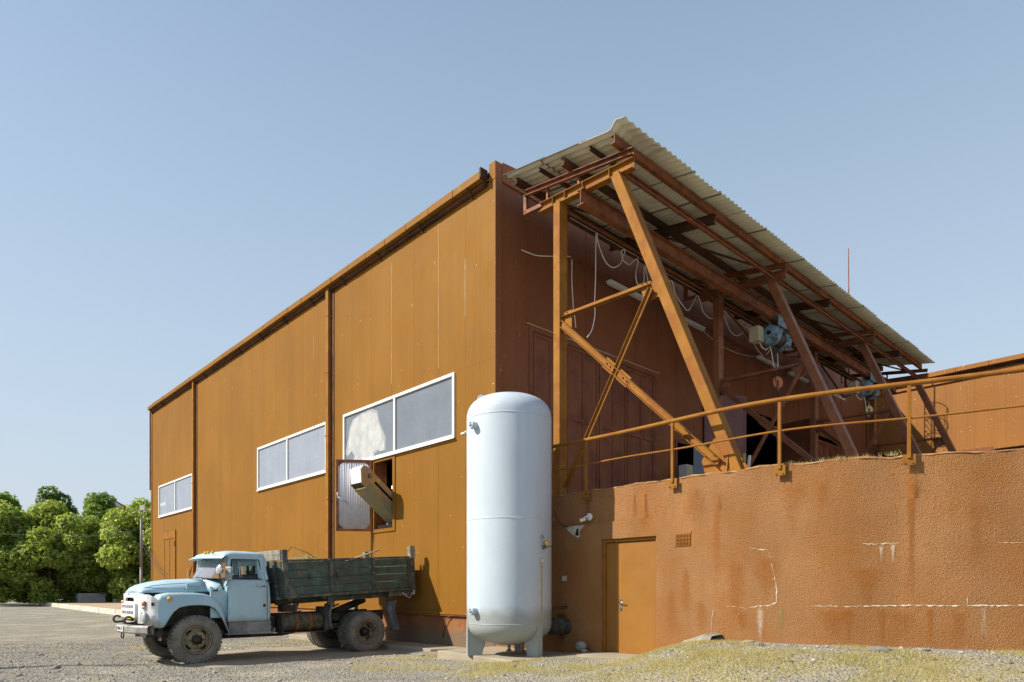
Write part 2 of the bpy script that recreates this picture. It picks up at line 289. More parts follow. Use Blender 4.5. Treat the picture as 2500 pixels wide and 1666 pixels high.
    def build(s, name, m, parent=None, bevel=0.0, solid=0.0, sub=0, fix=True, auto=None):
        if parent is None:
            xs = [v[0] for v in s.v]; ys = [v[1] for v in s.v]; zs = [v[2] for v in s.v]
            off = Vector(((min(xs) + max(xs)) / 2, (min(ys) + max(ys)) / 2, min(zs)))
        else: off = ORG[parent.name]
        me = bpy.data.meshes.new(name); me.from_pydata([(v[0] - off.x, v[1] - off.y, v[2] - off.z) for v in s.v], [], s.f)
        me.polygons.foreach_set('use_smooth', s.sm)
        if fix:
            import bmesh
            bm = bmesh.new(); bm.from_mesh(me); bmesh.ops.remove_doubles(bm, verts=bm.verts, dist=1e-5) if any(s.sm) else None
            bmesh.ops.recalc_face_normals(bm, faces=bm.faces); bm.to_mesh(me); bm.free()
        for mm in (m if isinstance(m, (list, tuple)) else [m]): me.materials.append(mm)
        o = bpy.data.objects.new(name, me); COL.objects.link(o); ORG[o.name] = off.copy()
        if parent is None: o.location = off
        else: o.parent = parent
        if solid: d = o.modifiers.new('thick', 'SOLIDIFY'); d.thickness = solid; d.offset = -1
        if bevel: d = o.modifiers.new('edge', 'BEVEL'); d.width = bevel; d.segments = 1; d.limit_method = 'ANGLE'; d.angle_limit = R(35)
        if sub: d = o.modifiers.new('sub', 'SUBSURF'); d.levels = sub; d.render_levels = sub
        return o
def tag(o, label=None, cat=None, group=None, kind=None):
    for k, v in (('label', label), ('category', cat), ('group', group), ('kind', kind)):
        if v: o[k] = v
    return o
def thing(name, label, cat, loc, group=None, kind=None):
    o = bpy.data.objects.new(name, None); COL.objects.link(o); o.location = loc; o.empty_display_size = .2
    ORG[o.name] = Vector(loc); return tag(o, label, cat, group, kind)
def copy_tree(o, parent=None):
    c = o.copy(); COL.objects.link(c); ORG[c.name] = ORG.get(o.name, Vector())
    if parent is not None: c.parent = parent
    for ch in list(o.children): copy_tree(ch, c)
    return c
def dup(o, loc, label=None, rz=None):
    c = copy_tree(o); c.location = loc
    if label: c['label'] = label
    if rz is not None: c.rotation_euler.z = rz
    return c
def piece(o, loc):
    c = o.copy(); COL.objects.link(c); c.location = loc; ORG[c.name] = ORG[o.name]; return c
def lerp(a, b, t): return a + (b - a) * t
def sstep(a, b, x):
    t = min(1, max(0, (x - a) / (b - a))); return t * t * (3 - 2 * t)

# ------------------------------------------------------------------ setting: ground
BEND = Vector((0, -6.74)); D2 = Vector((.3625, -.932)).normalized()      # the retaining wall turns at BEND and goes on along D2
def wall_dist(x, y):
    """distance from the wall's face line, negative behind it"""
    d1 = math.hypot(x, max(0, BEND.y - y)); rx, ry = x - BEND.x, y - BEND.y; t = max(0, rx * D2.x + ry * D2.y); d2 = math.hypot(rx - t * D2.x, ry - t * D2.y)
    side = x if y > BEND.y else rx * -D2.y + ry * D2.x
    return min(d1, d2) * (-1 if side > 0 else 1)
def ground_h(x, y):
    hw = .15 * sstep(3.2, -.2, y) + .16 * sstep(-.8, -3.6, y) + .38 * sstep(-4.35, -5.7, y)
    s = wall_dist(x, y)
    fall = 1 - .92 * sstep(.5, 4.6, s)
    if s < -.1: fall = 1
    n = .025 * math.sin(x * 1.7 + .6) * math.sin(y * 1.3 + 1.1) + .015 * math.sin(x * 4.1 + y * 3.3)
    far = math.hypot(x + 4, y - 2)
    amp = min(1, abs(s) / 1.5) * (1 if far < 30 else 0)
    if -7.2 < x < .3 and 1.6 < y < 6: n *= .25
    return hw * fall + n * amp
def spaced(lo, hi, a, b, step):
    inner = list(np.arange(a, b + 1e-6, step)); out = []; d = step; x = b
    while x < hi: d *= 1.25; x += d; out.append(min(x, hi))
    left = []; d = step; x = a
    while x > lo: d *= 1.25; x -= d; left.append(max(x, lo))
    return left[::-1] + inner + out
def ground_mat():
    m = bpy.data.materials.new('gravel_and_dry_soil'); m.use_nodes = True; t = m.node_tree; N = t.nodes; Lk = t.links.new; b = N['Principled BSDF']
    pos = N.new('ShaderNodeNewGeometry').outputs['Position']
    def noise(sc, det=6, r=.6):
        n = N.new('ShaderNodeTexNoise'); n.inputs['Scale'].default_value = sc; n.inputs['Detail'].default_value = det; n.inputs['Roughness'].default_value = r; Lk(pos, n.inputs['Vector']); return n.outputs['Fac']
    def rng(f, a, c, lo=0, hi=1):
        r = N.new('ShaderNodeMapRange'); r.inputs[1].default_value = a; r.inputs[2].default_value = c; r.inputs[3].default_value = lo; r.inputs[4].default_value = hi; Lk(f, r.inputs[0]); return r.outputs[0]
    def mix(f, A, B, mode='MIX'):
        x = N.new('ShaderNodeMix'); x.data_type = 'RGBA'; x.blend_type = mode
        for s, v in ((x.inputs[0], f), (x.inputs[6], A), (x.inputs[7], B)):
            if isinstance(v, (int, float)): s.default_value = v
            elif isinstance(v, tuple): s.default_value = (*v, 1)
            else: Lk(v, s)
        return x.outputs[2]
    c = mix(rng(noise(9), .35, .65), (.235, .222, .19), (.35, .332, .285))
    vo = N.new('ShaderNodeTexVoronoi'); vo.inputs['Scale'].default_value = 26; Lk(pos, vo.inputs['Vector'])
    c = mix(rng(vo.outputs['Color'], .0, 1.0, 0, .55), c, (.43, .405, .35))
    c = mix(rng(vo.outputs['Distance'], .35, .6, 0, .6), c, (.12, .108, .09))
    c = mix(rng(noise(.45), .50, .62, 0, .75), c, (.40, .365, .29))          # sandy patches
    c = mix(rng(noise(.9, 7), .56, .66, 0, .7), c, (.35, .31, .18))           # dry grass litter
    at = N.new('ShaderNodeAttribute'); at.attribute_name = 'bank'; mm_ = N.new('ShaderNodeMath'); mm_.operation = 'MULTIPLY'; Lk(at.outputs['Fac'], mm_.inputs[0]); Lk(rng(noise(14), .3, .55, .35, 1), mm_.inputs[1])
    c = mix(mm_.outputs[0], c, (.37, .325, .19))           # straw litter on the grassy bank
    Lk(c, b.inputs['Base Color']); b.inputs['Roughness'].default_value = .95; b.inputs['Specular IOR Level'].default_value = .15
    bp = N.new('ShaderNodeBump'); bp.inputs['Strength'].default_value = .9; bp.inputs['Distance'].default_value = .03
    ad = N.new('ShaderNodeMath'); ad.operation = 'MULTIPLY_ADD'; Lk(noise(30), ad.inputs[0]); ad.inputs[1].default_value = .7
    Lk(vo.outputs['Distance'], ad.inputs[2]); Lk(ad.outputs[0], bp.inputs['Height']); Lk(bp.outputs[0], b.inputs['Normal']); return m
M['ground'] = ground_mat()
gx = spaced(-900, 900, -13, 3, .16); gy = spaced(-700, 1300, -13, 11, .16)
g = MB(); g.grid([[(x, y, ground_h(x, y)) for x in gx] for y in gy])
go = tag(g.build('ground', M['ground'], None, fix=False), kind='structure')
def bankness(x, y):
    dw = wall_dist(x, y)
    if dw < -.3: return 0
    if dw < .35 and y < -5.4: return .15
    p = .5 + .5 * math.sin(x * 1.9 + 1.3 * math.sin(y * 1.1)) * math.sin(y * 1.7 + 1.1 * math.sin(x * .9 + 2)) + .3 * math.sin(x * 5.3 + y * 3.1) * math.sin(y * 4.7 - x * 2.2)
    e = (1 - sstep(1.6, 4.2, dw)) * (1 - sstep(-.2, 1.4, y)) * (sstep(-13.5, -8.0, y) * .6 + .4)
    return max(0, min(1, e * (.30 + .9 * p)))
att = go.data.attributes.new('bank', 'FLOAT', 'POINT'); att.data.foreach_set('value', [bankness(x, y) for y in gy for x in gx])

# concrete aprons, slab, track, far platform
def sheet(name, poly, z0, z1, m, kind='structure', jitter=0):
    b = MB(); b.prism([(x, y, z0) for x, y in poly], (0, 0, z1 - z0)); return tag(b.build(name, m, None, bevel=.015), kind=kind)
def rough_edge(poly, amp, step, seed):
    rr = random.Random(seed); out = []
    for i, p in enumerate(poly):
        q = poly[(i + 1) % len(poly)]; n = max(1, int(math.hypot(q[0] - p[0], q[1] - p[1]) / step))
        for k in range(n):
            a = amp if k else amp * .4
            out.append((lerp(p[0], q[0], k / n) + rr.uniform(-a, a), lerp(p[1], q[1], k / n) + rr.uniform(-a, a)))
    return out
sheet('concrete_apron', rough_edge([(-.02, 8.6), (-1.05, 8.6), (-1.03, 3.0), (-.92, 1.25), (-.02, .75)], .012, .5, 3), -.3, .15, M['concrete'])
sheet('tank_slab', rough_edge([(.0, -.05), (-1.70, -.05), (-1.95, -2.66), (-.02, -2.62)], .014, .35, 5), -.3, .25, M['concrete'])
tr = MB(); rr = random.Random(2); rows = []
for i in range(30):
    y = 1.9 + i * .14; rows.append([(x, y, ground_h(x, y) + .026 - .06 * max(abs((i - 14.5) / 14.5) ** 6, sstep(-5.4, -6.3, x + .25 * math.sin(y * 2.3)))) for x in np.arange(-6.5, -.9, .15)])
tr.grid(rows); tag(tr.build('concrete_track', M['concrete'], None), kind='structure')
st = MB(); rows = []
for i in range(9):
    y = -2.75 - i * .25; rows.append([(x, y, ground_h(x, y) + .02 - .09 * sstep(-.55, -1.15, x + .15 * math.sin(y * 5))) for x in np.arange(-1.2, .05, .1)])
st.grid(rows); tag(st.build('doorstep_paving', M['concrete'], None), kind='structure')
sheet('yard_platform', [(-.15, 22), (1.9, 86), (60, 86), (60, 27.8), (.2, 27.8), (.2, 22)], -.5, .30, M['ramp_soil'])
k = MB(); k.prism([(-.38, 22, -.4), (-.17, 22, -.4), (1.88, 86, -.4), (1.67, 86, -.4)], (0, 0, .74)); tag(k.build('kerb', M['kerb'], None, bevel=.02), kind='structure')
te = MB(); te.prism([(.25, .2, 3.0), (.25, -6.7, 3.0), (5.2, -19.6, 3.0), (40, -19.6, 3.0), (40, .2, 3.0)], (0, 0, .45)); tag(te.build('terrace', M['concrete'], None), kind='structure')
# dark backdrop added behind the trees to close the bright gap under them
hl = MB(); rows = []
for i in range(12):
    rows.append([(x, 95 + i * 14, -2 + 7 * sstep(0, 11, i) * (1 + .25 * math.sin(x * .03))) for x in range(-260, 261, 20)])
hl.grid(rows); tag(hl.build('tree_backdrop', mat('backdrop_green', (.08, .115, .035), .95, var=.3, scale=.2), None), kind='structure')

# ------------------------------------------------------------------ warehouse
WH = thing('warehouse', 'large ochre metal-clad warehouse with white framed windows and rust red gates', 'building', (0, 0, 0))
PT = .05
def panels(axis, rects, m, seam):
    """each cladding panel its own mesh: rects = (a0, a1, z0, z1) in the wall's own plane"""
    for a0, a1, z0, z1 in rects:
        g = .0015
        if axis == 'y': prof = [(0, a0 + g), (0, a1 - g), (PT, a1 - g), (PT, a0 + g)]
        else: prof = [(a0 + g, 0), (a1 - g, 0), (a1 - g, PT), (a0 + g, PT)]
        b = MB(); b.prism([(x, y, z0) for x, y in prof], (0, 0, z1 - z0)); b.build('wall_panel', m, WH, bevel=seam)
def split(a0, a1, seams):
    xs = [a0] + [s for s in seams if a0 + .12 < s < a1 - .12] + [a1]; return list(zip(xs[:-1], xs[1:]))
seamY = [i * 1.085 for i in range(26)]; TOP = 11.06; PZ = .98
WIN = [(1.47, 6.99), (8.05, 13.53), (20.92, 26.2)]; WZ0, WZ1 = 5.31, 6.93
rects = []
for a, b_ in split(.0, 27.46, seamY): rects.append((a, b_, WZ1, TOP))
for a0, a1 in ((0, 1.47), (6.99, 8.05), (13.53, 20.92), (26.2, 27.46)):
    for a, b_ in split(a0, a1, seamY): rects.append((a, b_, WZ0, WZ1))
for a0, a1 in ((0, 4.24), (5.24, 23.4), (25.32, 27.46)):
    for a, b_ in split(a0, a1, seamY): rects.append((a, b_, PZ, WZ0))
rects += [(4.24, 5.24, PZ, 3.28), (23.4, 24.36, 4.5, WZ0), (24.36, 25.32, 4.5, WZ0)]
panels('y', rects, M['clad_y'], .002)
# gable side under the canopy (outer face y = 0)
seamX = [i * 1.075 for i in range(30)]; TX = 11.3
rects = []
for a, b_ in split(.0, 23.45, seamX): rects.append((a, b_, 8.0, TX))
for a0, a1 in ((0, 1.1), (6.42, 7.5), (14.3, 15.3), (20.6, 23.45)):
    for a, b_ in split(a0, a1, seamX): rects.append((a, b_, 3.4, 8.0))
rects += [(7.5, 8.5, 6.12, 8.0), (8.5, 9.0, 6.12, 8.0)]
panels('x', rects, M['clad_x'], .002)
def wbox(name, m, *a, bevel=.006, parent=None): b = MB(); b.box(*a); return b.build(name, m, parent or WH, bevel=bevel)
# inner shell: roof, floor, far walls so that the inside is dark
b = MB(); b.box(.06, 40, .06, 27.4, 11.12, 11.25); b.build('roof', M['dark_steel'], WH)
b = MB(); b.box(40, 40.2, .06, 27.4, -.2, 11.12); b.build('far_wall', M['rust'], WH)
b = MB(); b.box(.06, 40, 27.4, 27.6, -.2, 11.12); b.build('end_wall', M['rust'], WH)
b = MB(); b.box(.06, 40, .06, 27.38, 3.3, 3.4); b.build('upper_floor', M['black'], WH)
for yy, z0, z1 in ((4.34, 7.3, 10.7), (2.17, 7.2, 10.95), (9.0, 9.2, 9.9), (1.09, 8.2, 9.6)): b = MB(); b.box(-.004, .001, yy - .008, yy + .008, z0, z1); b.build('seam_sealant', M['sealant'], WH)
# corner flashings
wbox('corner_post', M['clad_x'], -.012, .20, -.03, .0, 3.45, 11.47)
wbox('corner_post', M['clad_y'], -.014, -.002, -.03, .20, 11.06, 11.47)
b = MB(); b.prism([(.20, -.04, 11.05), (23.4, -.04, 11.05), (23.4, -.04, 11.85), (13.0, -.04, 12.66), (.20, -.04, 11.50)], (0, .06, 0)); b.build('gable_fascia', M['clad_x'], WH)
b = MB(); b.prism([(.0, 0, 11.26), (13.0, 0, 12.5), (40, 0, 10.5), (40, 0, 10.54), (13.0, 0, 12.58), (.0, 0, 11.30)], (0, 27.4, 0)); b.build('roof_slope', M['dark_steel'], WH)
for i in range(10): wbox('seam_cover', M['clad_x'], 1.06 + i * 2.15, 1.09 + i * 2.15, -.012, -.001, 8.05, 11.05, bevel=0)
# eaves: soffit strip and box gutter in sections
wbox('eaves_board', M['dark_steel'], -.10, .05, .25, 27.46, 10.98, 11.07)
y = .28; i = 0
while y < 27.5:
    y1 = min(y + 1.02, 27.52); dz = random.uniform(-.006, .006); dx = random.uniform(-.006, .006)
    b = MB(); b.box(-.22 + dx, -.02, y + .005, y1 - .005, 11.09 + dz, 11.275 + dz); b.build('gutter_section', M['clad_y'], WH, bevel=.008)
    if i % 2 == 0: b = MB(); b.bar((-.20, y + .5, 11.08), (.0, y + .5, 10.90), .03, .03); b.build('gutter_bracket', M['dark_steel'], WH)
    y = y1; i += 1
wbox('gutter_end', M['dark_steel'], -.25, -.03, .22, .275, 11.10, 11.33)
# downpipes (square boxes with bands) and a dark strip beside each
for yy in (7.86, 20.62):
    wbox('downpipe', M['steel'], -.13, -.02, yy - .09, yy + .09, .2, 11.1)
    wbox('dark_strip', M['dark_steel'], -.02, -.003, yy - .26, yy - .09, PZ, 11.05, bevel=0)
    for zz in (2.4, 4.4, 6.4, 8.4, 10.2): wbox('pipe_clip', M['steel'], -.14, -.015, yy - .105, yy + .105, zz, zz + .06)
wbox('end_flashing', M['rust'], -.03, .04, 27.46, 27.62, .3, 11.1); wbox('end_downpipe', M['dark_steel'], -.06, .03, 27.63, 27.78, 6.9, 11.1)
# plinth
pl = MB(); pl.box(-.02, .06, 0.0, 27.5, -.2, .93); pl.build('plinth', M['plinth'], WH)
pc = MB(); pc.box(-.075, -.0, .12, 27.5, .93, .985); pc.build('plinth_flashing', M['clad_y'], WH, bevel=.006)
pp = MB(); pp.tube([(-.07, .1, .905), (-.07, 8, .905)], .018, 6); pp.build('conduit', M['rust'], WH)
b = MB(); b.tube([(-.06, 1.55, .90), (-.10, 1.75, .84), (-.03, 1.95, .34)], .012, 6); b.build('earth_wire', M['rust'], WH)
# windows
def window(y0, y1, ym, mats, z0=WZ0, z1=WZ1):
    b = MB(); f = .085
    b.box(-.05, .05, y0, y1, z0, z0 + f); b.box(-.05, .05, y0, y1, z1 - f, z1); b.box(-.05, .05, y0, y0 + f, z0 + f, z1 - f); b.box(-.05, .05, y1 - f, y1, z0 + f, z1 - f)
    w_ = b.build('window', M['white'], WH, bevel=.006)
    b = MB(); b.box(-.045, .05, ym - .04, ym + .04, z0 + f, z1 - f); b.build('mullion', M['white'], w_)
    for (a, c), mm in zip(((y0 + f, ym - .04), (ym + .04, y1 - f)), mats):
        b = MB(); b.box(.0, .03, a, c, z0 + f, z1 - f); b.build('pane', mm, w_)
    b = MB(); b.box(-.075, -.05, y0 - .02, y1 + .02, z0 - .025, z0); b.build('window_sill', M['white'], w_)
window(1.47, 6.99, 4.15, (M['pane_dark'], M['pane_dark']))
wsh = MB(); pts_ = [(150, 680), (146, 640), (152, 560), (170, 470), (195, 412), (250, 380), (320, 358), (355, 372), (372, 420), (385, 480), (405, 545), (415, 590), (410, 625), (385, 640), (372, 628), (350, 640), (330, 650), (345, 665), (310, 690), (300, 722), (250, 735), (205, 742), (190, 720), (200, 680), (185, 640), (168, 655)]
wsh.prism([(-.0035, lerp(6.83, 4.21, (px - 135) / 345), lerp(6.83, 5.42, (py - (395 - (px - 135) * .32)) / 345)) for px, py in pts_], (.003, 0, 0)); M['wash'] = mat('lime_wash', (.54, .55, .56), .8, var=.14, scale=4, col2=(.38, .40, .43), amt=.38, scale2=2.2, streak=.15, sharp=.25)
M['wash'].node_tree.nodes['Principled BSDF'].inputs['Alpha'].default_value = .8
ws2 = MB(); cy_, cz_ = 5.75, 6.05; ws2.prism([(-.0018, cy_ + (y - cy_) * (1.10 + .06 * math.sin(i * 2.1)), min(6.83, max(5.41, cz_ + (z - cz_) * (1.06 + .05 * math.sin(i * 1.3))))) for i, (x, y, z) in enumerate(wsh.v[:len(pts_)])], (.0012, 0, 0))
M['wash_thin'] = mat('thin_lime_wash', (.30, .325, .35), .7, var=.14, scale=4, streak=.25, streak_scale=6); ws2.build('whitewash', M['wash_thin'], [o for o in WH.children if o.name.startswith('window')][0])
wsh.build('whitewash', M['wash'], [o for o in WH.children if o.name.startswith('window')][0])
window(8.05, 13.53, 10.95, (M['pane'], M['pane']))
window(20.92, 26.2, 23.5, (M['pane'], M['pane']))
b = MB(); b.box(-.004, -.001, 25.1, 26.0, 5.86, 6.02); b.build('reflective_tape', M['grey_paint'], WH)
# small far door in the cladding
d = MB(); d.box(-.03, .02, 23.42, 25.30, .98, 4.48); d = d.build('side_door', M['clad_y'], WH, bevel=.01)
b = MB(); b.box(-.055, -.03, 23.42, 25.30, 4.1, 4.48); b.build('door_head', M['steel'], d, bevel=.01)
for q in (23.42, 24.32, 25.16): b = MB(); b.box(-.05, -.03, q, q + .14, 1.0, 4.1); b.build('door_stile', M['steel'], d, bevel=.006)
for zz in (1.7, 3.7): b = MB(); b.box(-.07, -.05, 23.45, 23.50, zz, zz + .25); b.build('hinge', M['dark_steel'], d)
# hatch: opening frame, open door leaf, interior
b = MB(); y0, y1, z0, z1 = 4.24, 5.24, 3.28, 5.28
b.box(-.03, .06, y0 - .10, y0 + .02, z0 - .10, z1 + .0); b.box(-.03, .06, y1 - .02, y1 + .08, z0 - .10, z1); b.box(-.03, .06, y0 + .02, y1 - .02, z0 - .10, z0); b.box(-.03, .06, y0 + .02, y1 - .02, z1 - .08, z1)
b.build('hatch_frame', M['clad_y'], WH, bevel=.006)
b = MB(); b.box(.06, .4, y1 - .02, y1 + .03, z0, z1); b.box(.06, .4, y0 - .03, y0 + .02, z0, z1); b.build('hatch_reveal', M['rust'], WH)
HX, HY = -.04, 5.30; hd = Vector((-.77, .60, 0)).normalized(); hn = Vector((-hd.y, hd.x, 0))
if hn.y > 0: hn = -hn
def hp(u, z, t=0): p = Vector((HX, HY, 0)) + hd * u + hn * t; return (p.x, p.y, z)
W_ = 1.02; fz0, fz1 = 3.24, 5.30
b = MB()
for u0, u1, a, c in ((0, W_, fz0, fz0 + .07), (0, W_, fz1 - .07, fz1), (0, .07, fz0 + .07, fz1 - .07), (W_ - .07, W_, fz0 + .07, fz1 - .07)):
    b.prism([hp(u0, a, -.03), hp(u1, a, -.03), hp(u1, c, -.03), hp(u0, c, -.03)], hn * .06)
for cu, cz, su, sz in ((.07, fz0 + .07, 1, 1), (W_ - .07, fz0 + .07, -1, 1), (.07, fz1 - .07, 1, -1), (W_ - .07, fz1 - .07, -1, -1)):
    b.prism([hp(cu, cz, .012), hp(cu + su * .13, cz, .012), hp(cu, cz + sz * .13, .012)], hn * .012)
hatch = b.build('hatch_door', M['rust'], WH, bevel=.006)
b = MB(); n = 60; b.grid([[hp(.06 + (W_ - .12) * i / n, zz, .004 * math.sin(i * 2 * math.pi / 4.6)) for i in range(n + 1)] for zz in (fz0 + .06, fz1 - .06)]); b.build('corrugated_infill', M['corr_grey'], hatch, solid=.004)
b = MB(); b.tube([hp(W_ - .05, 4.12, .03), hp(W_ - .05, 4.35, .05)], .02, 6); b.tube([hp(W_ - .06, 4.22, .05), hp(W_ - .2, 4.12, .05), hp(W_ - .33, 4.05, .04)], .012, 6); b.build('hatch_latch', M['galv'], hatch)
for zz in (3.6, 4.9): b = MB(); b.tube([hp(0, zz, 0), hp(0, zz + .16, 0)], .022, 8); b.build('hinge', M['rust'], hatch)
# things inside seen through the hatch
b = MB(); b.box(1.2, 9, 8.0, 8.1, 3.4, 4.3); b.build('glow_panel', M['hatch_glow'], WH)  # panel glows by itself, emission in place of daylight

# gates on the gable: recessed frames, leaves, rails
def gate(x0, x1, z0, z1, xs, zr, label=None):
    g0 = MB(); g0.box(x0, x1, .02, .06, z0, z1); g0 = g0.build('gate', M['gate'], WH)
    b = MB(); b.box(x0 - .12, x0, -.03, .05, z0, z1 + .12); b.box(x1, x1 + .12, -.03, .05, z0, z1 + .12); b.box(x0, x1, -.03, .05, z1, z1 + .12); b.build('gate_frame', M['gate'], g0, bevel=.008)
    for a, c in zip(xs[:-1], xs[1:]):
        l = MB(); l.box(a + .012, c - .012, -.005, .02, z0, z1 - .01); l.build('gate_leaf', M['gate'], g0, bevel=.005)
        l = MB()
        for u, v_ in ((a + .02, a + .09), (c - .09, c - .02)): l.box(u, v_, -.03, -.005, z0 + .02, z1 - .02)
        for u, v_ in ((z0 + .02, z0 + .09), (zr - .05, zr + .05), (z1 - .1, z1 - .02)): l.box(a + .09, c - .09, -.03, -.005, u, v_)
        l.box((a + c) / 2 - .03, (a + c) / 2 + .03, -.03, -.005, z0 + .09, zr - .05); l.box((a + c) / 2 - .03, (a + c) / 2 + .03, -.03, -.005, zr + .05, z1 - .1)
        l.build('leaf_rail', M['gate'], g0, bevel=.004)
    for q in xs[1:-1]:
        for zz in (4.3, 7.2): l = MB(); l.tube([(q, -.035, zz), (q, -.035, zz + .22)], .018, 6); l.build('hinge', M['dark_steel'], g0)
gate(1.22, 6.30, 3.45, 7.85, (1.22, 2.45, 3.73, 4.96, 6.30), 5.97)
gate(15.42, 20.48, 3.45, 7.7, (15.42, 16.7, 17.95, 19.2, 20.48), 5.97)
b = MB(); b.box(1.0, 6.5, -.045, -.03, 7.97, 8.0); b.build('gate_drip', M['effl_t'], WH)
# low opening with sheet and cabinet, tall opening with a plum leaf ajar and a leaf standing open
b = MB(); b.box(7.4, 7.5, -.03, .05, 3.4, 6.1); b.box(7.4, 9.0, -.03, .05, 6.1, 6.2); b.build('opening_frame', M['gate'], WH, bevel=.006)
def hinged(name, hx, ang, wd, z0, z1, m, mid):
    d = Vector((math.cos(ang), -math.sin(ang), 0)); nn = Vector((d.y, -d.x, 0)); p = lambda u, z, t=0: tuple(Vector((hx, -.02, 0)) + d * u + nn * t + Vector((0, 0, z)))
    l = MB(); l.prism([p(0, z0), p(wd, z0), p(wd, z1), p(0, z1)], nn * .04); l = l.build(name, m, WH, bevel=.005)
    b = MB()
    for a, c, e, f in ((0, .08, z0, z1), (wd - .08, wd, z0, z1), (.08, wd - .08, z1 - .1, z1), (.08, wd - .08, z0, z0 + .1), (.08, wd - .08, mid, mid + .1)):
        for t in (.04, -.015): b.prism([p(a, e, t), p(c, e, t), p(c, f, t), p(a, f, t)], nn * .015)
    b.build('leaf_rail', m, l)
hinged('door_leaf', 9.02, R(24), 1.62, 3.5, 7.95, M['leaf_plum'], 5.1)
hinged('door_leaf', 14.2, R(96), 1.35, 3.5, 7.75, M['gate'], 5.4)
b = MB(); b.box(9.0, 14.3, .0, .06, 7.95, 8.0); b.build('lintel', M['gate'], WH)

# ------------------------------------------------------------------ wing at the far end of the terrace
WX = 23.5
WG = thing('side_wing', 'lower ochre clad wing closing the far end of the terrace, with a boxed gutter', 'building', (WX, -8, 0))
y = 0.0
while y > -26:
    b = MB(); b.box(WX, WX + .06, y - 1.075 + .0015, y - .0015, 7.56, 10.60); b.build('wall_panel', M['clad_wing'], WG, bevel=.002); y -= 1.075
y = -.05
while y > -26:
    b = MB(); b.box(WX - .30, WX - .02, y - 1.2 + .005, y - .005, 10.92 + random.uniform(-.005, .005), 11.12); b.build('gutter_section', M['clad_wing'], WG, bevel=.008); y -= 1.2
b = MB(); b.box(WX - .04, WX + .06, -26, 0, 10.78, 10.95); b.build('soffit', M['dark_steel'], WG)
b = MB(); b.box(WX - .08, WX + .06, -26, 0, 10.60, 10.78); b.build('eaves_board', M['clad_wing'], WG)
b = MB(); b.box(WX + .06, 42, -26, 0, 10.85, 10.95); b.box(41.9, 42, -26, 0, 3.3, 10.85); b.box(WX + .06, 42, -26.1, -26, 3.3, 10.85); b.build('roof', M['dark_steel'], WG)
b = MB(); b.box(WX - .25, WX + .06, -26, -5.0, 7.40, 7.56); b.build('flashing', M['clad_wing'], WG, bevel=.01)
b = MB(); b.box(WX + .0, WX + .06, -26, 0, 3.3, 7.40); b.box(WX, WX + .06, -5, 0, 7.4, 7.56); b.build('lower_wall', M['rust'], WG)

# ------------------------------------------------------------------ canopy
CX0, CX1 = -.07, 19.2
def rz_(y): return 10.80 + (y + .74) * .166                # underside of the sheets
CAN = thing('canopy', 'open lean-to canopy of fibre cement sheets on rust red purlins above the terrace', 'canopy', (9, -2, 10))
NW = 6; SW = 1.07; OV = 1 / 6 * .5        # each sheet laps its neighbour by half a wave
def sheet_mesh(bent=0.0):
    b = MB(); n = 28; rows = []; NJ = 16 if bent else 4
    for j in range(NJ + 1):
        t = j / NJ; y = -1.30 * t; up = bent * sstep(.60, .74, t)
        rows.append([(SW * (1 + OV) * i / n, y * (1 - (.12 if bent else 0) * (1 - i / n) * sstep(.6, 1, t)), .166 * y + .025 * math.sin(2 * math.pi * NW * (1 + OV) * i / n) + up * (1 - i / n * .95) ** 1.3) for i in range(n + 1)])
    b.grid(rows); return b
proto = None
b = sheet_mesh(); b.v = [(x + ORG[CAN.name].x, y + ORG[CAN.name].y, z + ORG[CAN.name].z) for x, y, z in b.v]
proto = b.build('roof_sheet', M['asbestos'], CAN, solid=.012, fix=False)
first = True; ncol = 18
for r_ in range(3):
    for c_ in range(ncol):
        yy = -.36 - r_ * 1.13; xx = CX0 + c_ * SW
        if r_ == 2 and c_ == 0: continue
        loc = Vector((xx, yy, rz_(yy) + .030 + (2 - r_) * .022 + (c_ % 2) * .016)) - ORG[CAN.name] + Vector((random.uniform(-.008, .008), random.uniform(-.015, .015), random.uniform(0, .006)))
        if first: proto.location = loc; first = False
        else: piece(proto, loc)
b = sheet_mesh(.17); oy = -.36 - 2 * 1.13
b.v = [(x + CX0 - .02, y + oy - .02, z + rz_(oy) + .03) for x, y, z in b.v]; b.build('roof_sheet', M['asbestos'], CAN, solid=.009, fix=False)['label'] = 'loose corner sheet bent upwards by the wind'
for yy, h, wd, m in ((-.70, .15, .09, 'dark_steel'), (-1.43, .07, .06, 'dark_steel'), (-2.13, .16, .09, 'dark_steel'), (-2.86, .07, .06, 'dark_steel')):
    zt = rz_(yy) - .005; b = MB(); b.cbar((CX0 + .10, yy, zt - h / 2), (CX1 - .1, yy, zt - h / 2), wd, h, .012, flip=-1); b.build('purlin', M[m], CAN)
zt = rz_(-3.5) - .005; b = MB(); b.cbar((CX0 + .04, -3.5, zt - .085), (CX1 - .05, -3.5, zt - .085), .10, .17, .014, flip=-1); b.build('edge_girder', M['rust'], CAN)
for q in (6.85, 13.3):
    b = MB(); b.box(q - .2, q + .2, -3.512, -3.5, zt - .15, zt - .02); b.build('splice_plate', M['rust'], CAN)
for q in (3.6, 10.1, 16.3):                                 # mid-bay rafters and little knee braces
    b = MB(); b.ibar((q, -.5, rz_(-.5) - .28), (q, -3.55, rz_(-3.55) - .28), .12, .2); b.build('rafter', M['dark_steel'], CAN)
    b = MB(); b.bar((q - .35, -2.6, rz_(-2.6) - .95), (q + .02, -2.2, rz_(-2.2) - .3), .05, .05); b.build('knee_brace', M['dark_steel'], CAN)
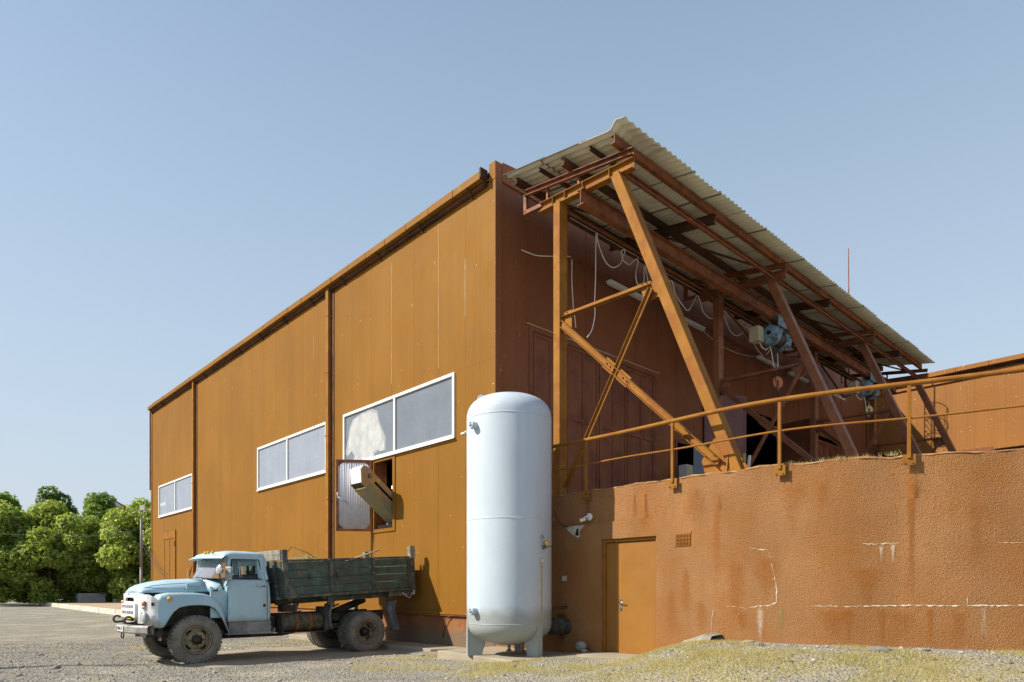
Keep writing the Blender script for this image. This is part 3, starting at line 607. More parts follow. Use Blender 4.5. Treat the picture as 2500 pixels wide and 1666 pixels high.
for x0, x1 in ((.5, 6.7), (7.0, 13.1), (13.5, 18.8)):       # plan bracing
    b = MB(); b.lbar((x0, -1.0, rz_(-1.0) - .4), (x1, -3.3, rz_(-3.3) - .42), .06, .06); b.build('plan_brace', M['dark_steel'], CAN)
# portal frames that carry it
FX = (.30, 6.85, 13.30, 19.0); TZ = 3.45
def frame(X):
    f = thing('support_frame', '', 'steel frame', (X, -2, TZ), 'canopy support frames standing along the terrace')
    b = MB(); b.bar((X, -1.775, TZ), (X, -1.775, 9.84), .25, .19, up=(0, 1, 0)); b.build('post', M['steel'], f, bevel=.008)
    b = MB(); b.bar((X, -5.93, TZ), (X, -3.33, 9.72), .25, .20, up=(0, 1, 0)); b.build('raking_column', M['steel'], f, bevel=.008)
    b = MB(); b.ibar((X, -1.2, 9.97), (X, -3.72, 9.80), .15, .20)
    for yy, zz in ((-1.60, 9.945), (-1.95, 9.92), (-2.45, 9.885), (-3.15, 9.84)): b.box(X - .07, X + .07, yy - .006, yy + .006, zz - .09, zz + .09)
    b.build('cross_beam', M['steel'], f)
    b = MB(); b.bar((X - .02, -1.25, 9.855), (X - .02, -2.2, 9.795), .17, .02); b.build('packing_plate', M['steel'], f)
    b = MB(); b.cbar((X - .03, -.75, 10.47), (X - .03, -3.74, 10.00), .08, .12, flip=1); b.build('sloping_chord', M['rust'], f)
    b = MB(); b.bar((X, -.72, 10.06), (X, -.72, 10.47), .08, .09, up=(0, 1, 0)); b.bar((X, -.68, 10.08), (X, -1.25, 10.035), .08, .08); b.build('wall_bracket', M['rust'], f)
    b = MB(); b.bar((X, -2.3, 10.0), (X, -2.3, 10.22), .05, .05, up=(0, 1, 0)); b.bar((X, -1.4, 10.05), (X, -1.4, 10.36), .05, .05, up=(0, 1, 0)); b.build('strut', M['rust'], f)
    for p, q, nm in (((-1.87, 7.36), (-4.12, 7.30), 'tie'), ((-4.15, 7.22), (-2.0, 3.72), 'brace')):
        b = MB()
        for s in (-1, 1): b.lbar((X + s * .015 - (.02 if nm == 'tie' else .10), p[0], p[1]), (X + s * .015 - (.02 if nm == 'tie' else .10), q[0], q[1]), .075, .08, .01, up=(0, 0, 1) if nm == 'tie' else (0, -1, 1), flip=s)
        b.build(nm, M['steel'], f)
    b = MB()
    b.cbar((X - .07, -1.90, 7.20), (X - .07, -5.56, 3.74), .09, .13, .012, flip=1); b.build('brace', M['steel'], f)
    b = MB(); b.box(X - .02, X - .005, -2.12, -1.86, 7.0, 7.46); b.build('gusset_plate', M['steel'], f)
    b = MB(); b.prism([(X - .02, -3.86, 7.36), (X - .02, -4.28, 7.36), (X - .02, -4.34, 7.05), (X - .02, -4.0, 6.98)], (.015, 0, 0)); b.build('gusset_plate', M['steel'], f)
    for uu in (-.24, .22):
        c_ = Vector((X - .085, -3.36 - .727 * uu, 5.82 - .687 * uu)); b = MB(); b.obox(c_, (.006, 0, 0), Vector((0, -.727, -.687)) * .17, Vector((0, -.687, .727)) * .105); b.build('gusset_plate', M['steel'], f)
    b = MB(); b.prism([(X - .03, -5.2, 3.82), (X - .03, -5.55, 4.35), (X - .03, -5.8, 3.47), (X - .03, -5.3, 3.47)], (.02, 0, 0)); b.build('gusset_plate', M['steel'], f)
    bo = MB()
    for yy, zz in ((-1.96, 7.40), (-2.05, 7.39), (-3.98, 7.34), (-4.08, 7.33), (-3.12, 6.05), (-3.2, 5.97), (-3.52, 5.67), (-3.6, 5.59)): bo.lathe([(.0, -.115), (.016, -.115), (.016, -.09)], (X, yy, zz), (1, 0, 0), 6, False)
    bo.build('bolt_row', M['dark_steel'], f)
    b = MB(); b.box(X - .2, X + .2, -2.0, -1.55, TZ, TZ + .03); b.build('base_plate', M['steel'], f); b = MB(); b.box(X - .2, X + .2, -6.1, -5.62, TZ, TZ + .03)
    b.prism([(X - .01, -6.0, TZ), (X - .01, -6.18, TZ), (X - .01, -5.86, TZ + .42)], (.02, 0, 0)); b.prism([(X - .2, -5.75, TZ), (X - .125, -5.75, TZ + .42), (X - .125, -5.75, TZ)], (0, -.015, 0)); b.build('base_plate', M['steel'], f)
    return f
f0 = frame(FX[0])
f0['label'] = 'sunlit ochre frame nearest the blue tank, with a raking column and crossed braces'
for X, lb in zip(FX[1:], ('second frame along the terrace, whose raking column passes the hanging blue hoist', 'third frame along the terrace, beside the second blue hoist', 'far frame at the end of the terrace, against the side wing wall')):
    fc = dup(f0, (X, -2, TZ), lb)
    for c in fc.children:                                   # inner frames: their shade is put into a redder copy of the steel paint
        if c.data.materials[0] == M['steel']: c.material_slots[0].link = 'OBJECT'; c.material_slots[0].material = M['frame_shaded']
for i in range(3):                                          # tie beams between the column heads
    b = MB(); b.cbar((FX[i] + .1, -3.45, 9.72), (FX[i + 1] - .1, -3.45, 9.72), .07, .12)
    tag(b.build('tie_beam', M['rust'], None), ('tie beam from the nearest raking column head to the second', 'tie beam between the second and third raking column heads', 'tie beam between the third and far raking column heads')[i], 'beam', 'tie beams between the column heads')
for i in range(3):                                          # vertical bracing between the inner posts
    a, c = FX[i] + .13, FX[i + 1] - .13
    t = thing('bay_bracing', ('rust red bracing between the first and second inner posts', 'rust red bracing between the second and third inner posts', 'rust red bracing between the third and far inner posts')[i], 'bracing', (a, -1.775, 9.7), 'bracing between the inner posts')
    b = MB(); b.lbar((a, -1.775, 9.72), (c, -1.775, 9.72), .08, .08); b.build('top_tie', M['rust'], t)
    if i > 0:
        m_ = lerp(a, c, .45)
        b = MB(); b.lbar((a, -1.775, 9.62), (m_, -1.775, 8.75), .07, .07); b.build('brace', M['rust'], t)
        b = MB(); b.lbar((m_, -1.775, 8.75), (c, -1.775, 9.62), .07, .07); b.build('brace', M['rust'], t)
# crane runway, wall rail, light rail
b = MB(); b.ibar((-.02, -2.62, 9.50), (19.0, -2.62, 9.50), .17, .32, .016); tag(b.build('crane_beam', M['rust'], None), 'long rust red I-beam runway slung under the canopy frames', 'crane beam')
b = MB(); b.cbar((1.2, -1.2, 10.17), (18.8, -1.2, 10.17), .12, .10, flip=-1); b.box(1.17, 1.2, -1.21, -1.07, 10.11, 10.23); tag(b.build('cable_rail', M['dark_steel'], None), 'dark steel channel above the inner posts that carries the looped cable', 'rail')
b = MB(); b.lbar((2.2, -.3, 9.85), (19.8, -.3, 9.80), .06, .09)
for q in range(9): b.bar((2.5 + q * 2.1, -.02, 9.95), (2.5 + q * 2.1, -.3, 9.86), .04, .04)
tag(b.build('light_rail', M['rust'], None), 'thin rust red rail along the gable wall that carries the strip lights', 'rail')
b = MB(); b.box(-.78, .78, -.06, .06, 0, .07); b.box(-.80, .80, -.085, .085, .07, .085)
b.v = [(x + 4.5, y - .36, z + 9.68) for x, y, z in b.v]
sl = b.build('strip_light', M['tube_light'], None); ORG[sl.name] = Vector((4.5, -.36, 9.68))
tag(sl, 'strip light nearest the tank, beyond the sunlit raking column brace', 'strip light', 'strip lights along the gable wall')
for q, lb in zip((7.65, 12.8, 15.3, 17.6, 19.0), ('second strip light along the wall, just right of the sunlit raking column', 'strip light under the looped cable near the orange hook', 'strip light crossed by the brace of the second frame', 'strip light just above the handrail, past the second raking column', 'farthest strip light, beside the second blue hoist')):
    c = sl.copy(); COL.objects.link(c); c.location.x = q; c['label'] = lb
# cables
def cable(name, pts, m, r, label, cat='cable', group=None):
    P = [Vector(p) for p in pts]; out = []
    for i in range(len(P) - 1):                             # Catmull-Rom through the points
        p0, p1, p2, p3 = P[max(0, i - 1)], P[i], P[i + 1], P[min(len(P) - 1, i + 2)]
        for k in range(4):
            t = k / 4; out.append(.5 * ((2 * p1) + (p2 - p0) * t + (2 * p0 - 5 * p1 + 4 * p2 - p3) * t * t + (3 * p1 - p0 - 3 * p2 + p3) * t ** 3))
    out.append(P[-1]); b = MB(); b.tube(out, r, 6); return tag(b.build(name, m, None), label, cat, group)
A1 = [[2.16, 10.12], [2.23, 9.88], [2.41, 9.55], [2.63, 9.47], [2.85, 9.51], [3.04, 9.65], [3.15, 9.85], [3.13, 10.01], [3.21, 10.06], [3.25, 10.01], [3.17, 9.84], [3.23, 9.76], [3.42, 9.77], [3.58, 9.88], [3.71, 10.0], [3.81, 9.98], [3.79, 9.88], [3.67, 9.57], [3.77, 9.39], [3.85, 9.4], [4.02, 9.51], [4.06, 9.85], [4.12, 9.96], [4.2, 9.6], [4.3, 9.35], [4.45, 9.5], [4.6, 9.8], [4.85, 9.6], [5.17, 9.85], [5.28, 9.95], [5.39, 9.9], [5.53, 9.68], [5.81, 9.45], [6.14, 9.39], [6.41, 9.68], [6.58, 9.93], [6.79, 9.82], [6.96, 9.59], [7.31, 9.48], [7.62, 9.68], [7.89, 9.89], [8.18, 9.64], [8.5, 9.43], [8.9, 9.4], [9.23, 9.59], [9.51, 9.87], [9.79, 9.67], [10.07, 9.33], [10.59, 9.21], [10.89, 9.32], [11.12, 9.63], [11.27, 9.95]]
cable('festoon_cable', [(x, -1.25 + .02 * math.sin(i * 2.1), z) for i, (x, z) in enumerate(A1)], M['cable'], .013, 'long white cable hanging in uneven loops towards the first hoist')
cable('hanging_cable', [(2.16, -1.22, 10.1), (2.15, -1.22, 9.62), (2.14, -1.22, 8.99), (2.13, -1.2, 8.46), (2.14, -1.2, 8.13), (2.02, -1.2, 7.74), (1.85, -1.2, 7.53)], M['cable'], .013, 'white cable dropping straight down from the start of the loops')
cable('wall_cable', [(.8, -.05, 9.67), (1.02, -.1, 9.65), (1.28, -.12, 9.67), (1.76, -.2, 9.79), (2.2, -.3, 9.9), (2.32, -.3, 9.83), (2.32, -.3, 9.35), (2.36, -.3, 8.89), (2.38, -.3, 8.63), (2.43, -.3, 8.44), (2.47, -.3, 8.19)], M['cable'], .013, 'white cable from the gable wall passing behind the sunlit post and hanging')
cable('light_cable', [(8.48, -.25, 9.78), (9.23, -.25, 9.63), (9.81, -.25, 9.57), (10.59, -.25, 9.57), (11.4, -.25, 9.65), (12.03, -.25, 9.77)], M['cable'], .008, 'thin sagging cable between two strip lights')
cable('carrier_wire', [(1.2, -1.25, 10.10), (8, -1.25, 10.08), (18.8, -1.25, 10.08)], M['cable'], .005, 'taut thin wire under the channel that holds the looped cable', 'wire')

# hoists
def hoist():
    X, Y = 8.75, -2.62
    h = thing('electric_hoist', '', 'hoist', (X, Y, 9.34), 'electric hoists on the crane beam')
    b = MB()
    for s in (-1, 1):
        for dx in (-.16, .16): b.lathe([(0, 0), (.075, 0), (.075, .035), (.05, .05), (0, .05)], (X + dx, Y + s * .06, 9.42), (0, s, 0), 14)
        b.box(X - .28, X + .28, Y + s * .13 - .012, Y + s * .13 + .012, 9.2, 9.48)
    b.tube([(X - .12, Y - .16, 9.22), (X - .12, Y + .16, 9.22)], .035, 8); b.tube([(X + .12, Y - .16, 9.22), (X + .12, Y + .16, 9.22)], .035, 8); b.box(X - .2, X + .2, Y - .05, Y + .05, 9.0, 9.22); b.build('trolley', M['hoist'], h)
    b = MB(); b.lathe([(0, -.62), (.12, -.62), (.245, -.60), (.27, -.56), (.27, -.46), (.22, -.45), (.22, -.40), (.26, -.39), (.26, -.34), (.17, -.32), (.17, .18), (.26, .20), (.26, .26), (.22, .27), (.22, .40), (.19, .46), (0, .47)], (X, Y, 8.86), (1, 0, 0), 28); b.build('drum_housing', M['hoist'], h)
    b = MB(); b.lathe([(0, -.66), (.06, -.66), (.06, -.6)], (X, Y - .02, 8.90), (1, 0, 0), 12); b.build('end_plug', M['black'], h)
    b = MB()
    for q in range(9): b.lathe([(.185, -.012), (.195, 0), (.185, .012)], (X - .25 + q * .05, Y, 8.86), (1, 0, 0), 20)
    b.build('rope_wraps', M['dark_steel'], h)
    b = MB()
    for q in range(10):
        a = 2 * math.pi * q / 10; b.box(X + .28, X + .44, Y + .225 * math.cos(a) - .008, Y + .225 * math.cos(a) + .008, 8.86 + .225 * math.sin(a) - .008, 8.86 + .225 * math.sin(a) + .008)
    b.build('motor_fin', M['hoist'], h)
    b = MB(); b.box(X - .95, X - .63, Y + .12, Y + .42, 8.66, 9.08); b.build('control_box', M['cream'], h, bevel=.015)
    b = MB(); b.bar((X - .62, Y + .25, 8.9), (X - .3, Y + .1, 8.95), .05, .05); b.build('box_bracket', M['hoist'], h)
    for dx in (-.42, -.1, .1): b = MB(); b.tube([(X + dx, Y, 8.7), (X + dx * .25 - .05, Y, 7.62)], .008, 5); b.build('rope', M['wire'], h)
    pts = [(-.75, .2, 8.66), (-.7, .15, 8.5), (-.55, .1, 8.45), (-.4, .05, 8.6), (-.42, .0, 8.4), (-.3, 0, 8.05), (-.15, 0, 7.9), (-.02, 0, 8.1), (-.05, 0, 8.45)]
    b = MB(); b.tube([(X + a, Y + c, z) for a, c, z in pts], .012, 6); b.build('loose_cable', M['cable'], h)
    k = MB(); k.box(X - .11, X - .05, Y - .045, Y + .045, 7.38, 7.66); k.box(X - .10, X + .0, Y - .03, Y + .03, 7.32, 7.42); kb = k.build('hook_block', M['green_post'], h, bevel=.008)
    k = MB(); k.lathe([(0, -.03), (.17, -.03), (.18, -.02), (.155, 0), (.18, .02), (.17, .03), (0, .03)], (X - .05, Y, 7.60), (-.45, -.9, 0), 24); k.build('sheave', M['hook_orange'], kb)
    hk = MB(); hk.tube([(X - .05 + .085 * math.sin(a) * (1 if True else 0), Y, 7.17 + .075 * math.cos(a)) for a in np.linspace(0, 4.4, 14)], [.022] * 8 + [.026, .026, .022, .018, .013, .008], 8); hk.tube([(X - .05, Y, 7.24), (X - .05, Y, 7.36)], .02, 8); hk.build('hook', M['rubber'], kb)
    return h
h1 = hoist(); h1['label'] = 'blue electric hoist with an orange sheave and black hook, right of the sunlit column'
h2 = dup(h1, (16.1, -2.62, 9.34), 'farther blue electric hoist with a yellow sheave, just above the handrail')
for c in h2.children:
    if c.name.startswith('hook_block'):
        c.location.z += .55
        for s in c.children:
            if s.name.startswith('sheave'): s.data = s.data.copy(); s.data.materials[0] = M['hook_yellow']
    if c.name.startswith('rope') and not c.name.startswith('rope_wraps'): c.scale.z = .62

# lightning rod and caged ladder at the roof edge
b = MB(); b.tube([(19.85, -.53, 10.6), (19.85, -.53, 13.2), (19.82, -.53, 16.2)], [.035, .03, .018], 6); tag(b.build('lightning_rod', M['rust'], None), 'thin vertical rod sticking up behind the canopy roof', 'mast')
LD = thing('roof_ladder', 'caged ladder above the canopy, seen by its shadow on the side wing', 'ladder', (19.87, -.3, 10.6))
for q in (-.22, .22): b = MB(); b.tube([(19.87 + q, -.3, 10.4), (19.87 + q, -.3, 13.2)], .022, 6); b.build('stile', M['rust'], LD)
for i in range(11): b = MB(); b.tube([(19.65, -.3, 10.5 + i * .27), (20.09, -.3, 10.5 + i * .27)], .014, 5); b.build('rung', M['rust'], LD)
for z in (11.8, 12.5, 13.15): b = MB(); b.tube([(19.87 + .34 * math.sin(q), -.3 - .36 - .36 * math.cos(q), z) for q in np.linspace(-2.5, 2.5, 15)], .018, 5); b.build('cage_hoop', M['rust'], LD)
for q in (-1.4, 0, 1.4): b = MB(); x_, y_ = 19.87 + .34 * math.sin(q), -.66 - .36 * math.cos(q); b.tube([(x_, y_, 11.8), (x_, y_, 13.15)], .014, 5); b.build('cage_bar', M['rust'], LD)
# ------------------------------------------------------------------ terrace clutter
for i, (a, c, col) in enumerate((((5.80, -2.95, 4.97), (5.70, -3.0, 3.45), 'timber'), ((6.02, -3.0, 5.10), (5.82, -2.98, 3.45), 'timber'), ((6.20, -3.05, 5.06), (5.92, -3.0, 3.45), 'white'))):
    b = MB(); b.bar(a, c, .06, .045); tag(b.build('timber_batten', M[col], None), ('short rough batten leaning behind the raking column foot', 'taller yellowish batten leaning behind the raking column foot', 'thin white batten leaning behind the raking column foot')[i], 'batten', 'battens leaning on the terrace')
b = MB(); b.box(7.12, 7.46, -.6, -.3, 3.45, 5.30); cb = b.build('metal_cabinet', M['grey_paint'], None, bevel=.015); tag(cb, 'narrow pale cabinet standing in front of the low dark opening', 'cabinet')
b = MB(); b.box(7.15, 7.43, -.612, -.6, 4.98, 5.24); b.build('meter_panel', M['cream'], cb)
b = MB(); n = 40; b.grid([[(8.1 + 1.2 * i / n, -.22 + .012 * math.sin(i * 2 * math.pi / 4), z) for i in range(n + 1)] for z in (3.45, 5.98)], False); tag(b.build('corrugated_sheet', M['corr_dark'], None, solid=.006), 'grey blue corrugated sheet propped in the low dark opening', 'metal sheet')

# ------------------------------------------------------------------ retaining wall
RW = thing('retaining_wall', 'high rust orange roughcast retaining wall with white lime cracks, holding up the terrace', 'retaining wall', (0, -3, 0))
TOPZ = 3.53
BA_ = 1.3                                                     # the corner is rounded over this length either side
def wall_line(s):
    s = float(s)
    if s <= 6.74 - BA_: return Vector((0, -s)), Vector((0, -1))
    if s >= 6.74 + BA_: return BEND + D2 * (s - 6.74), D2
    t = (s - 6.74 + BA_) / (2 * BA_); p0 = BEND + Vector((0, BA_)); p2 = BEND + D2 * BA_
    return (1 - t) ** 2 * p0 + 2 * t * (1 - t) * BEND + t * t * p2, (2 * (1 - t) * (BEND - p0) + 2 * t * (p2 - BEND)).normalized()
def wp(s, n=0.0):
    """point s metres past the tank end along the wall, n metres out of its face"""
    p, d = wall_line(s); return Vector((p.x + d.y * n, p.y - d.x * n, 0))
def wtop(s): return TOPZ - .05 * sstep(6.7, 10, s) + .012 * math.sin(s * 5.1) + .008 * math.sin(s * 11.3)
def wall_strip(s0, s1, z0, z1, n0, name, m, step=.18, jag=0):
    """a length of the wall face with real depth: z1 None follows the uneven top"""
    b = MB(); k = max(1, int((s1 - s0) / step)); ss = [lerp(s0, s1, i / k) for i in range(k + 1)]
    f0, f1, b0, b1 = [], [], [], []
    for s in ss:
        p = wp(s, n0); q = wp(s, -.30); t = wtop(s) if z1 is None else z1
        f0.append((p.x, p.y, z0)); f1.append((p.x, p.y, t)); b1.append((q.x, q.y, t)); b0.append((q.x, q.y, z0))
    b.grid([f0, f1, b1, b0, f0], False)
    for i in (0, -1): b.add([f0[i], f1[i], b1[i], b0[i]], [(0, 1, 2, 3)])
    return b.build(name, m, RW)
DS0, DS1, DZ = 3.15, 4.43, 2.53; GZ = 2.87
wall_strip(0, DS0, -.3, GZ, 0, 'wall_face', M['render']); wall_strip(DS0, DS1, DZ, GZ, 0, 'wall_face', M['render']); wall_strip(DS1, 15.5, -.3, GZ, 0, 'wall_face', M['render'])
wall_strip(0, 15.5, GZ, None, -.035, 'wall_band', M['render'])
b = MB(); k = 90; rows = [[], [], [], []]; rr = random.Random(4)
for i in range(k + 1):
    s = 15.5 * i / k; t = wtop(s)
    for j, (n, dz) in enumerate(((-.045, -.012), (-.028 + rr.uniform(-.012, .012), -.008 + rr.uniform(-.012, .006)), (-.04, .014 + rr.uniform(-.008, .012)), (-.33, .012))):
        p = wp(s, n); rows[j].append((p.x, p.y, t + dz))
b.grid(rows, False); b.build('coping', mat('crumbling_coping', (.30, .15, .06), .95, var=.35, scale=9, col2=(.36, .25, .14), amt=.25, scale2=5, bump=.6), RW)
# door set back in the wall
fr = MB(); e = .10
fr.box(.05, .16, -DS0 - .05, -DS0, .2, DZ); fr.box(.05, .16, -DS1, -DS1 + .05, .2, DZ); fr.box(.05, .16, -DS1 + .05, -DS0 - .05, DZ - .06, DZ); fr.build('door_frame', M['steel'], RW, bevel=.006)
dl = MB(); dl.box(.09, .13, -4.375, -3.50, .28, DZ - .07); dl = dl.build('door', M['door_paint'], RW, bevel=.005)
sp_ = MB(); sp_.box(.09, .13, -3.485, -3.205, .28, DZ - .07); sp_.build('side_panel', M['door_paint'], RW, bevel=.005)
b = MB(); b.box(.08, .17, -DS1, -DS0, .12, .28); b.build('threshold', M['concrete'], RW)
b = MB(); b.box(.17, .2, -DS1, -DS0, .2, DZ); b.build('door_backing', M['black'], RW)
b = MB(); b.box(.078, .09, -3.585, -3.535, 1.14, 1.36); b.tube([(.085, -3.56, 1.30), (.04, -3.56, 1.30), (.035, -3.60, 1.30), (.035, -3.68, 1.295)], .011, 8); b.lathe([(0, .0), (.012, .0), (.012, .01)], (.078, -3.56, 1.19), (-1, 0, 0), 8); b.build('door_handle', M['chrome'], dl)
# air-brick vent
v_ = MB(); v_.box(-.012, .0, -5.16, -4.81, 2.53, 2.57); v_.box(-.012, .0, -4.85, -4.81, 2.30, 2.53); v_.build('vent_hood', M['render'], RW)
v_ = MB(); y0, y1, z0, z1 = -5.14, -4.87, 2.32, 2.52
v_.box(-.004, -.001, y0, y1, z0, z1); vb = v_.build('vent_grille', M['black'], RW)
v_ = MB()
for i in range(10): q = lerp(y0, y1, i / 9); v_.box(-.018, -.004, q - .007, q + .007, z0, z1)
for i in range(4): q = lerp(z0, z1, i / 3); v_.box(-.014, -.004, y0, y1, q - .007, q + .007)
v_.build('grille_bar', M['steel'], vb)
# lime cracks and runs, as raised irregular ribbons on the face
def ribbon(pts, w0, m, name='lime_crack', seed=0, rough=1.0):
    rr = random.Random(seed); L = []
    for (s0, z0), (s1, z1) in zip(pts[:-1], pts[1:]):
        n = max(2, int(math.hypot(s1 - s0, z1 - z0) / .035))
        for i in range(n): L.append((lerp(s0, s1, i / n) + rr.uniform(-.008, .008) * rough, lerp(z0, z1, i / n) + rr.uniform(-.008, .008) * rough))
    L.append(pts[-1]); b = MB(); a, c = [], []
    for i, (s, z) in enumerate(L):
        s2, z2 = L[min(i + 1, len(L) - 1)]; s1, z1 = L[max(i - 1, 0)]; dx, dz = s2 - s1, z2 - z1; l = math.hypot(dx, dz) or 1; nx, nz = -dz / l, dx / l
        t = i / max(1, len(L) - 1); wv = w0 * .85 * (.25 + 1.1 * rr.random() ** 1.5) * (.25 + .75 * math.sin(math.pi * min(1, max(0.02, t)) ** .8))
        if rr.random() < .25 * rough: wv *= .15
        p = wp(s + nx * wv, .005); q = wp(s - nx * wv, .005); a.append((p.x, p.y, z + nz * wv)); c.append((q.x, q.y, z - nz * wv))
    b.grid([a, c], False); return b.build(name, m, RW, fix=False)
CRK = [(6.22, 2.23), (6.37, 2.2), (6.51, 2.18), (6.57, 2.03), (6.62, 1.79), (6.66, 1.54), (6.66, 1.34), (6.55, 1.29), (6.37, 1.28), (6.16, 1.23), (5.99, 1.26), (5.82, 1.27)]
ribbon(CRK, .013, M['effl'], seed=1)
ribbon([(5.60, 1.3), (5.55, .99), (5.57, .72)], .010, M['effl_t'], seed=2)
ribbon([(6.16, 1.23), (6.02, 1.12), (5.97, .95)], .008, M['effl_t'], seed=12)
ribbon([(7.9, 2.23), (8.05, 2.22), (8.37, 2.23)], .011, M['effl'], seed=3)
ribbon([(7.17, 1.29), (7.71, 1.29), (8.28, 1.31), (9.39, 1.32), (11.5, 1.33)], .013, M['effl'], seed=4)
ribbon([(9.54, 2.19), (11.2, 2.19)], .010, M['effl'], seed=5)
ribbon([(9.2, 1.45), (9.2, 1.31)], .006, M['effl'], seed=15)
def run_mat(name, col):
    """mineral run or painted shade on the wall: a patchy film that thins out between the grains"""
    m = mat(name, col, .95, var=.15, scale=12, spec=.1); t = m.node_tree; N = t.nodes; b = N['Principled BSDF']
    g = N.new('ShaderNodeNewGeometry'); n = N.new('ShaderNodeTexNoise'); n.inputs['Scale'].default_value = 38; n.inputs['Detail'].default_value = 4; t.links.new(g.outputs['Position'], n.inputs['Vector'])
    at = N.new('ShaderNodeAttribute'); at.attribute_name = 'fade'
    ad = N.new('ShaderNodeMath'); ad.operation = 'MULTIPLY_ADD'; t.links.new(n.outputs['Fac'], ad.inputs[0]); ad.inputs[1].default_value = 1.0; t.links.new(at.outputs['Fac'], ad.inputs[2])
    r = N.new('ShaderNodeMapRange'); r.inputs[1].default_value = .62; r.inputs[2].default_value = 1.45; r.inputs[4].default_value = .8; t.links.new(ad.outputs[0], r.inputs[0]); t.links.new(r.outputs[0], b.inputs['Alpha']); return m
M['run_white'] = run_mat('lime_run', (.54, .42, .31)); M['run_rust'] = run_mat('rust_run', (.345, .125, .026)); M['run_olive'] = run_mat('algae_run', (.33, .23, .09)); M['run_shade'] = run_mat('shade_film', (.17, .065, .025))  # the dark one paints deeper shade onto the wall end by the tank
def run(s, z1, z0, wd, m, name, peak=.75, n=0.006):
    NX, NZ = 8, 14; b = MB(); rows = []; fade = []
    for j in range(NZ + 1):
        t = j / NZ; z = lerp(z1, z0, t); row = []
        for i in range(NX + 1):
            u = i / NX * 2 - 1; p = wp(s + u * wd * (.7 + .3 * math.sin(t * 5 + s)), n); row.append((p.x, p.y, z)); fade.append(peak * (1 - abs(u) ** 1.6) * min(1, t * 8) * (1 - t ** 2.2))
        rows.append(row)
    b.grid(rows, False); o = b.build(name, m, RW, fix=False); a = o.data.attributes.new('fade', 'FLOAT', 'POINT'); a.data.foreach_set('value', fade)
    return o
for s, z1, z0, wd, mm, pk in ((6.40, 1.28, .60, .075, 'run_white', .8), (6.72, 1.28, .72, .07, 'run_olive', .75), (8.14, 2.20, 1.92, .05, 'run_white', .85), (8.29, 2.23, 1.90, .055, 'run_white', .95), (9.4, 1.32, .85, .08, 'run_white', .55),
        (8.52, 3.33, 1.3, .12, 'run_rust', .85), (6.5, 2.1, 1.3, .26, 'run_rust', .6), (4.15, 3.45, 2.55, .12, 'run_rust', .7), (3.9, 3.4, 2.9, .1, 'run_rust', .55), (7.7, 1.26, .7, .12, 'run_rust', .7), (8.15, 1.26, .7, .1, 'run_rust', .7), (8.75, 1.28, .72, .09, 'run_rust', .8), (7.95, 1.9, 1.2, .3, 'run_rust', .55),
        (5.05, 2.0, .9, .14, 'run_rust', .5), (5.65, 3.3, 1.3, .1, 'run_rust', .5), (6.1, 1.2, .75, .1, 'run_rust', .6), (7.3, 3.3, 2.5, .12, 'run_rust', .4), (5.35, 1.4, .6, .16, 'run_rust', .5), (5.2, 3.4, 2.6, .3, 'run_rust', .45), (6.9, 3.3, 2.2, .25, 'run_rust', .4), (7.5, 1.25, .7, .35, 'run_rust', .5), (8.4, 1.25, .7, .3, 'run_rust', .45), (9.1, 1.25, .7, .25, 'run_rust', .5), (6.0, 2.1, .75, .22, 'run_rust', .5), (9.3, 2.9, 1.5, .3, 'run_rust', .35), (4.75, 1.6, .4, .2, 'run_rust', .4), (2.8, 3.4, 2.9, .2, 'run_shade', .5), (.9, 3.3, .4, .4, 'run_shade', .6), (2.1, 1.1, .3, .25, 'run_shade', .9), (1.5, 2.9, .6, .3, 'run_shade', .6)):
    run(s, z1, z0, wd, M[mm], {'run_white': 'lime_run', 'run_rust': 'rust_run', 'run_olive': 'algae_run', 'run_shade': 'shade_film'}[mm], pk, n=.006 if z1 <= GZ else .008)
# plaster scar under the camera
b = MB(); pts = [(2.20, 2.83), (2.35, 2.70), (2.50, 2.62), (2.56, 2.60), (2.60, 2.66), (2.57, 2.72), (2.66, 2.80), (2.72, 2.845), (2.45, 2.85)]
b.prism([(-.012, -s, z) for s, z in pts], (.02, 0, 0)); b.build('plaster_scar', M['skin'], RW, bevel=.005)
b = MB(); b.prism([(-.016, -s, z) for s, z in ((2.47, 2.65), (2.585, 2.64), (2.555, 2.72), (2.575, 2.78), (2.52, 2.79))], (.003, 0, 0)); b.build('scar_hole', M['black'], RW)
b = MB(); b.tube([(-.02, -1.9, 3.2), (-.03, -2.0, 3.0), (-.03, -2.15, 2.87), (-.03, -2.3, 2.83)], .009, 6); b.build('wall_wire', M['wire'], RW)
b = MB(); b.box(-.012, .0, -2.235, -2.11, 1.73, 1.835); tag(b.build('wall_notice', M['grey_paint'], None), 'small white square notice on the shaded wall beside the tank', 'notice')
# camera on the wall
def camera_unit(p, out, aim, label):
    p, out, aim = Vector(p), Vector(out), Vector(aim).normalized()
    t = thing('security_camera', label, 'camera', p, 'white security cameras on the walls')
    b = MB(); b.lathe([(0, 0), (.075, 0), (.075, .03), (.06, .05), (0, .05)], p, out, 20); b.build('base', M['cam_white'], t)
    q = p + out * .09; b = MB(); b.tube([p + out * .05, q, q + aim * .05], .018, 8); b.build('arm', M['cam_white'], t)
    b = MB(); b.lathe([(0, 0), (.034, 0), (.036, .02), (.036, .10), (.04, .11), (.04, .12), (.03, .12)], q + aim * .03 - Vector((0, 0, .03)), aim, 16); b.build('camera_body', M['cam_white'], t)
    b = MB(); b.lathe([(0, 0), (.03, 0)], q + aim * .148 - Vector((0, 0, .03)), aim, 16); b.build('lens', M['rubber'], t)
camera_unit((0, -2.86, 3.0), (-1, 0, 0), (-.6, .75, -.35), 'white security camera on the shaded retaining wall above the plaster scar')
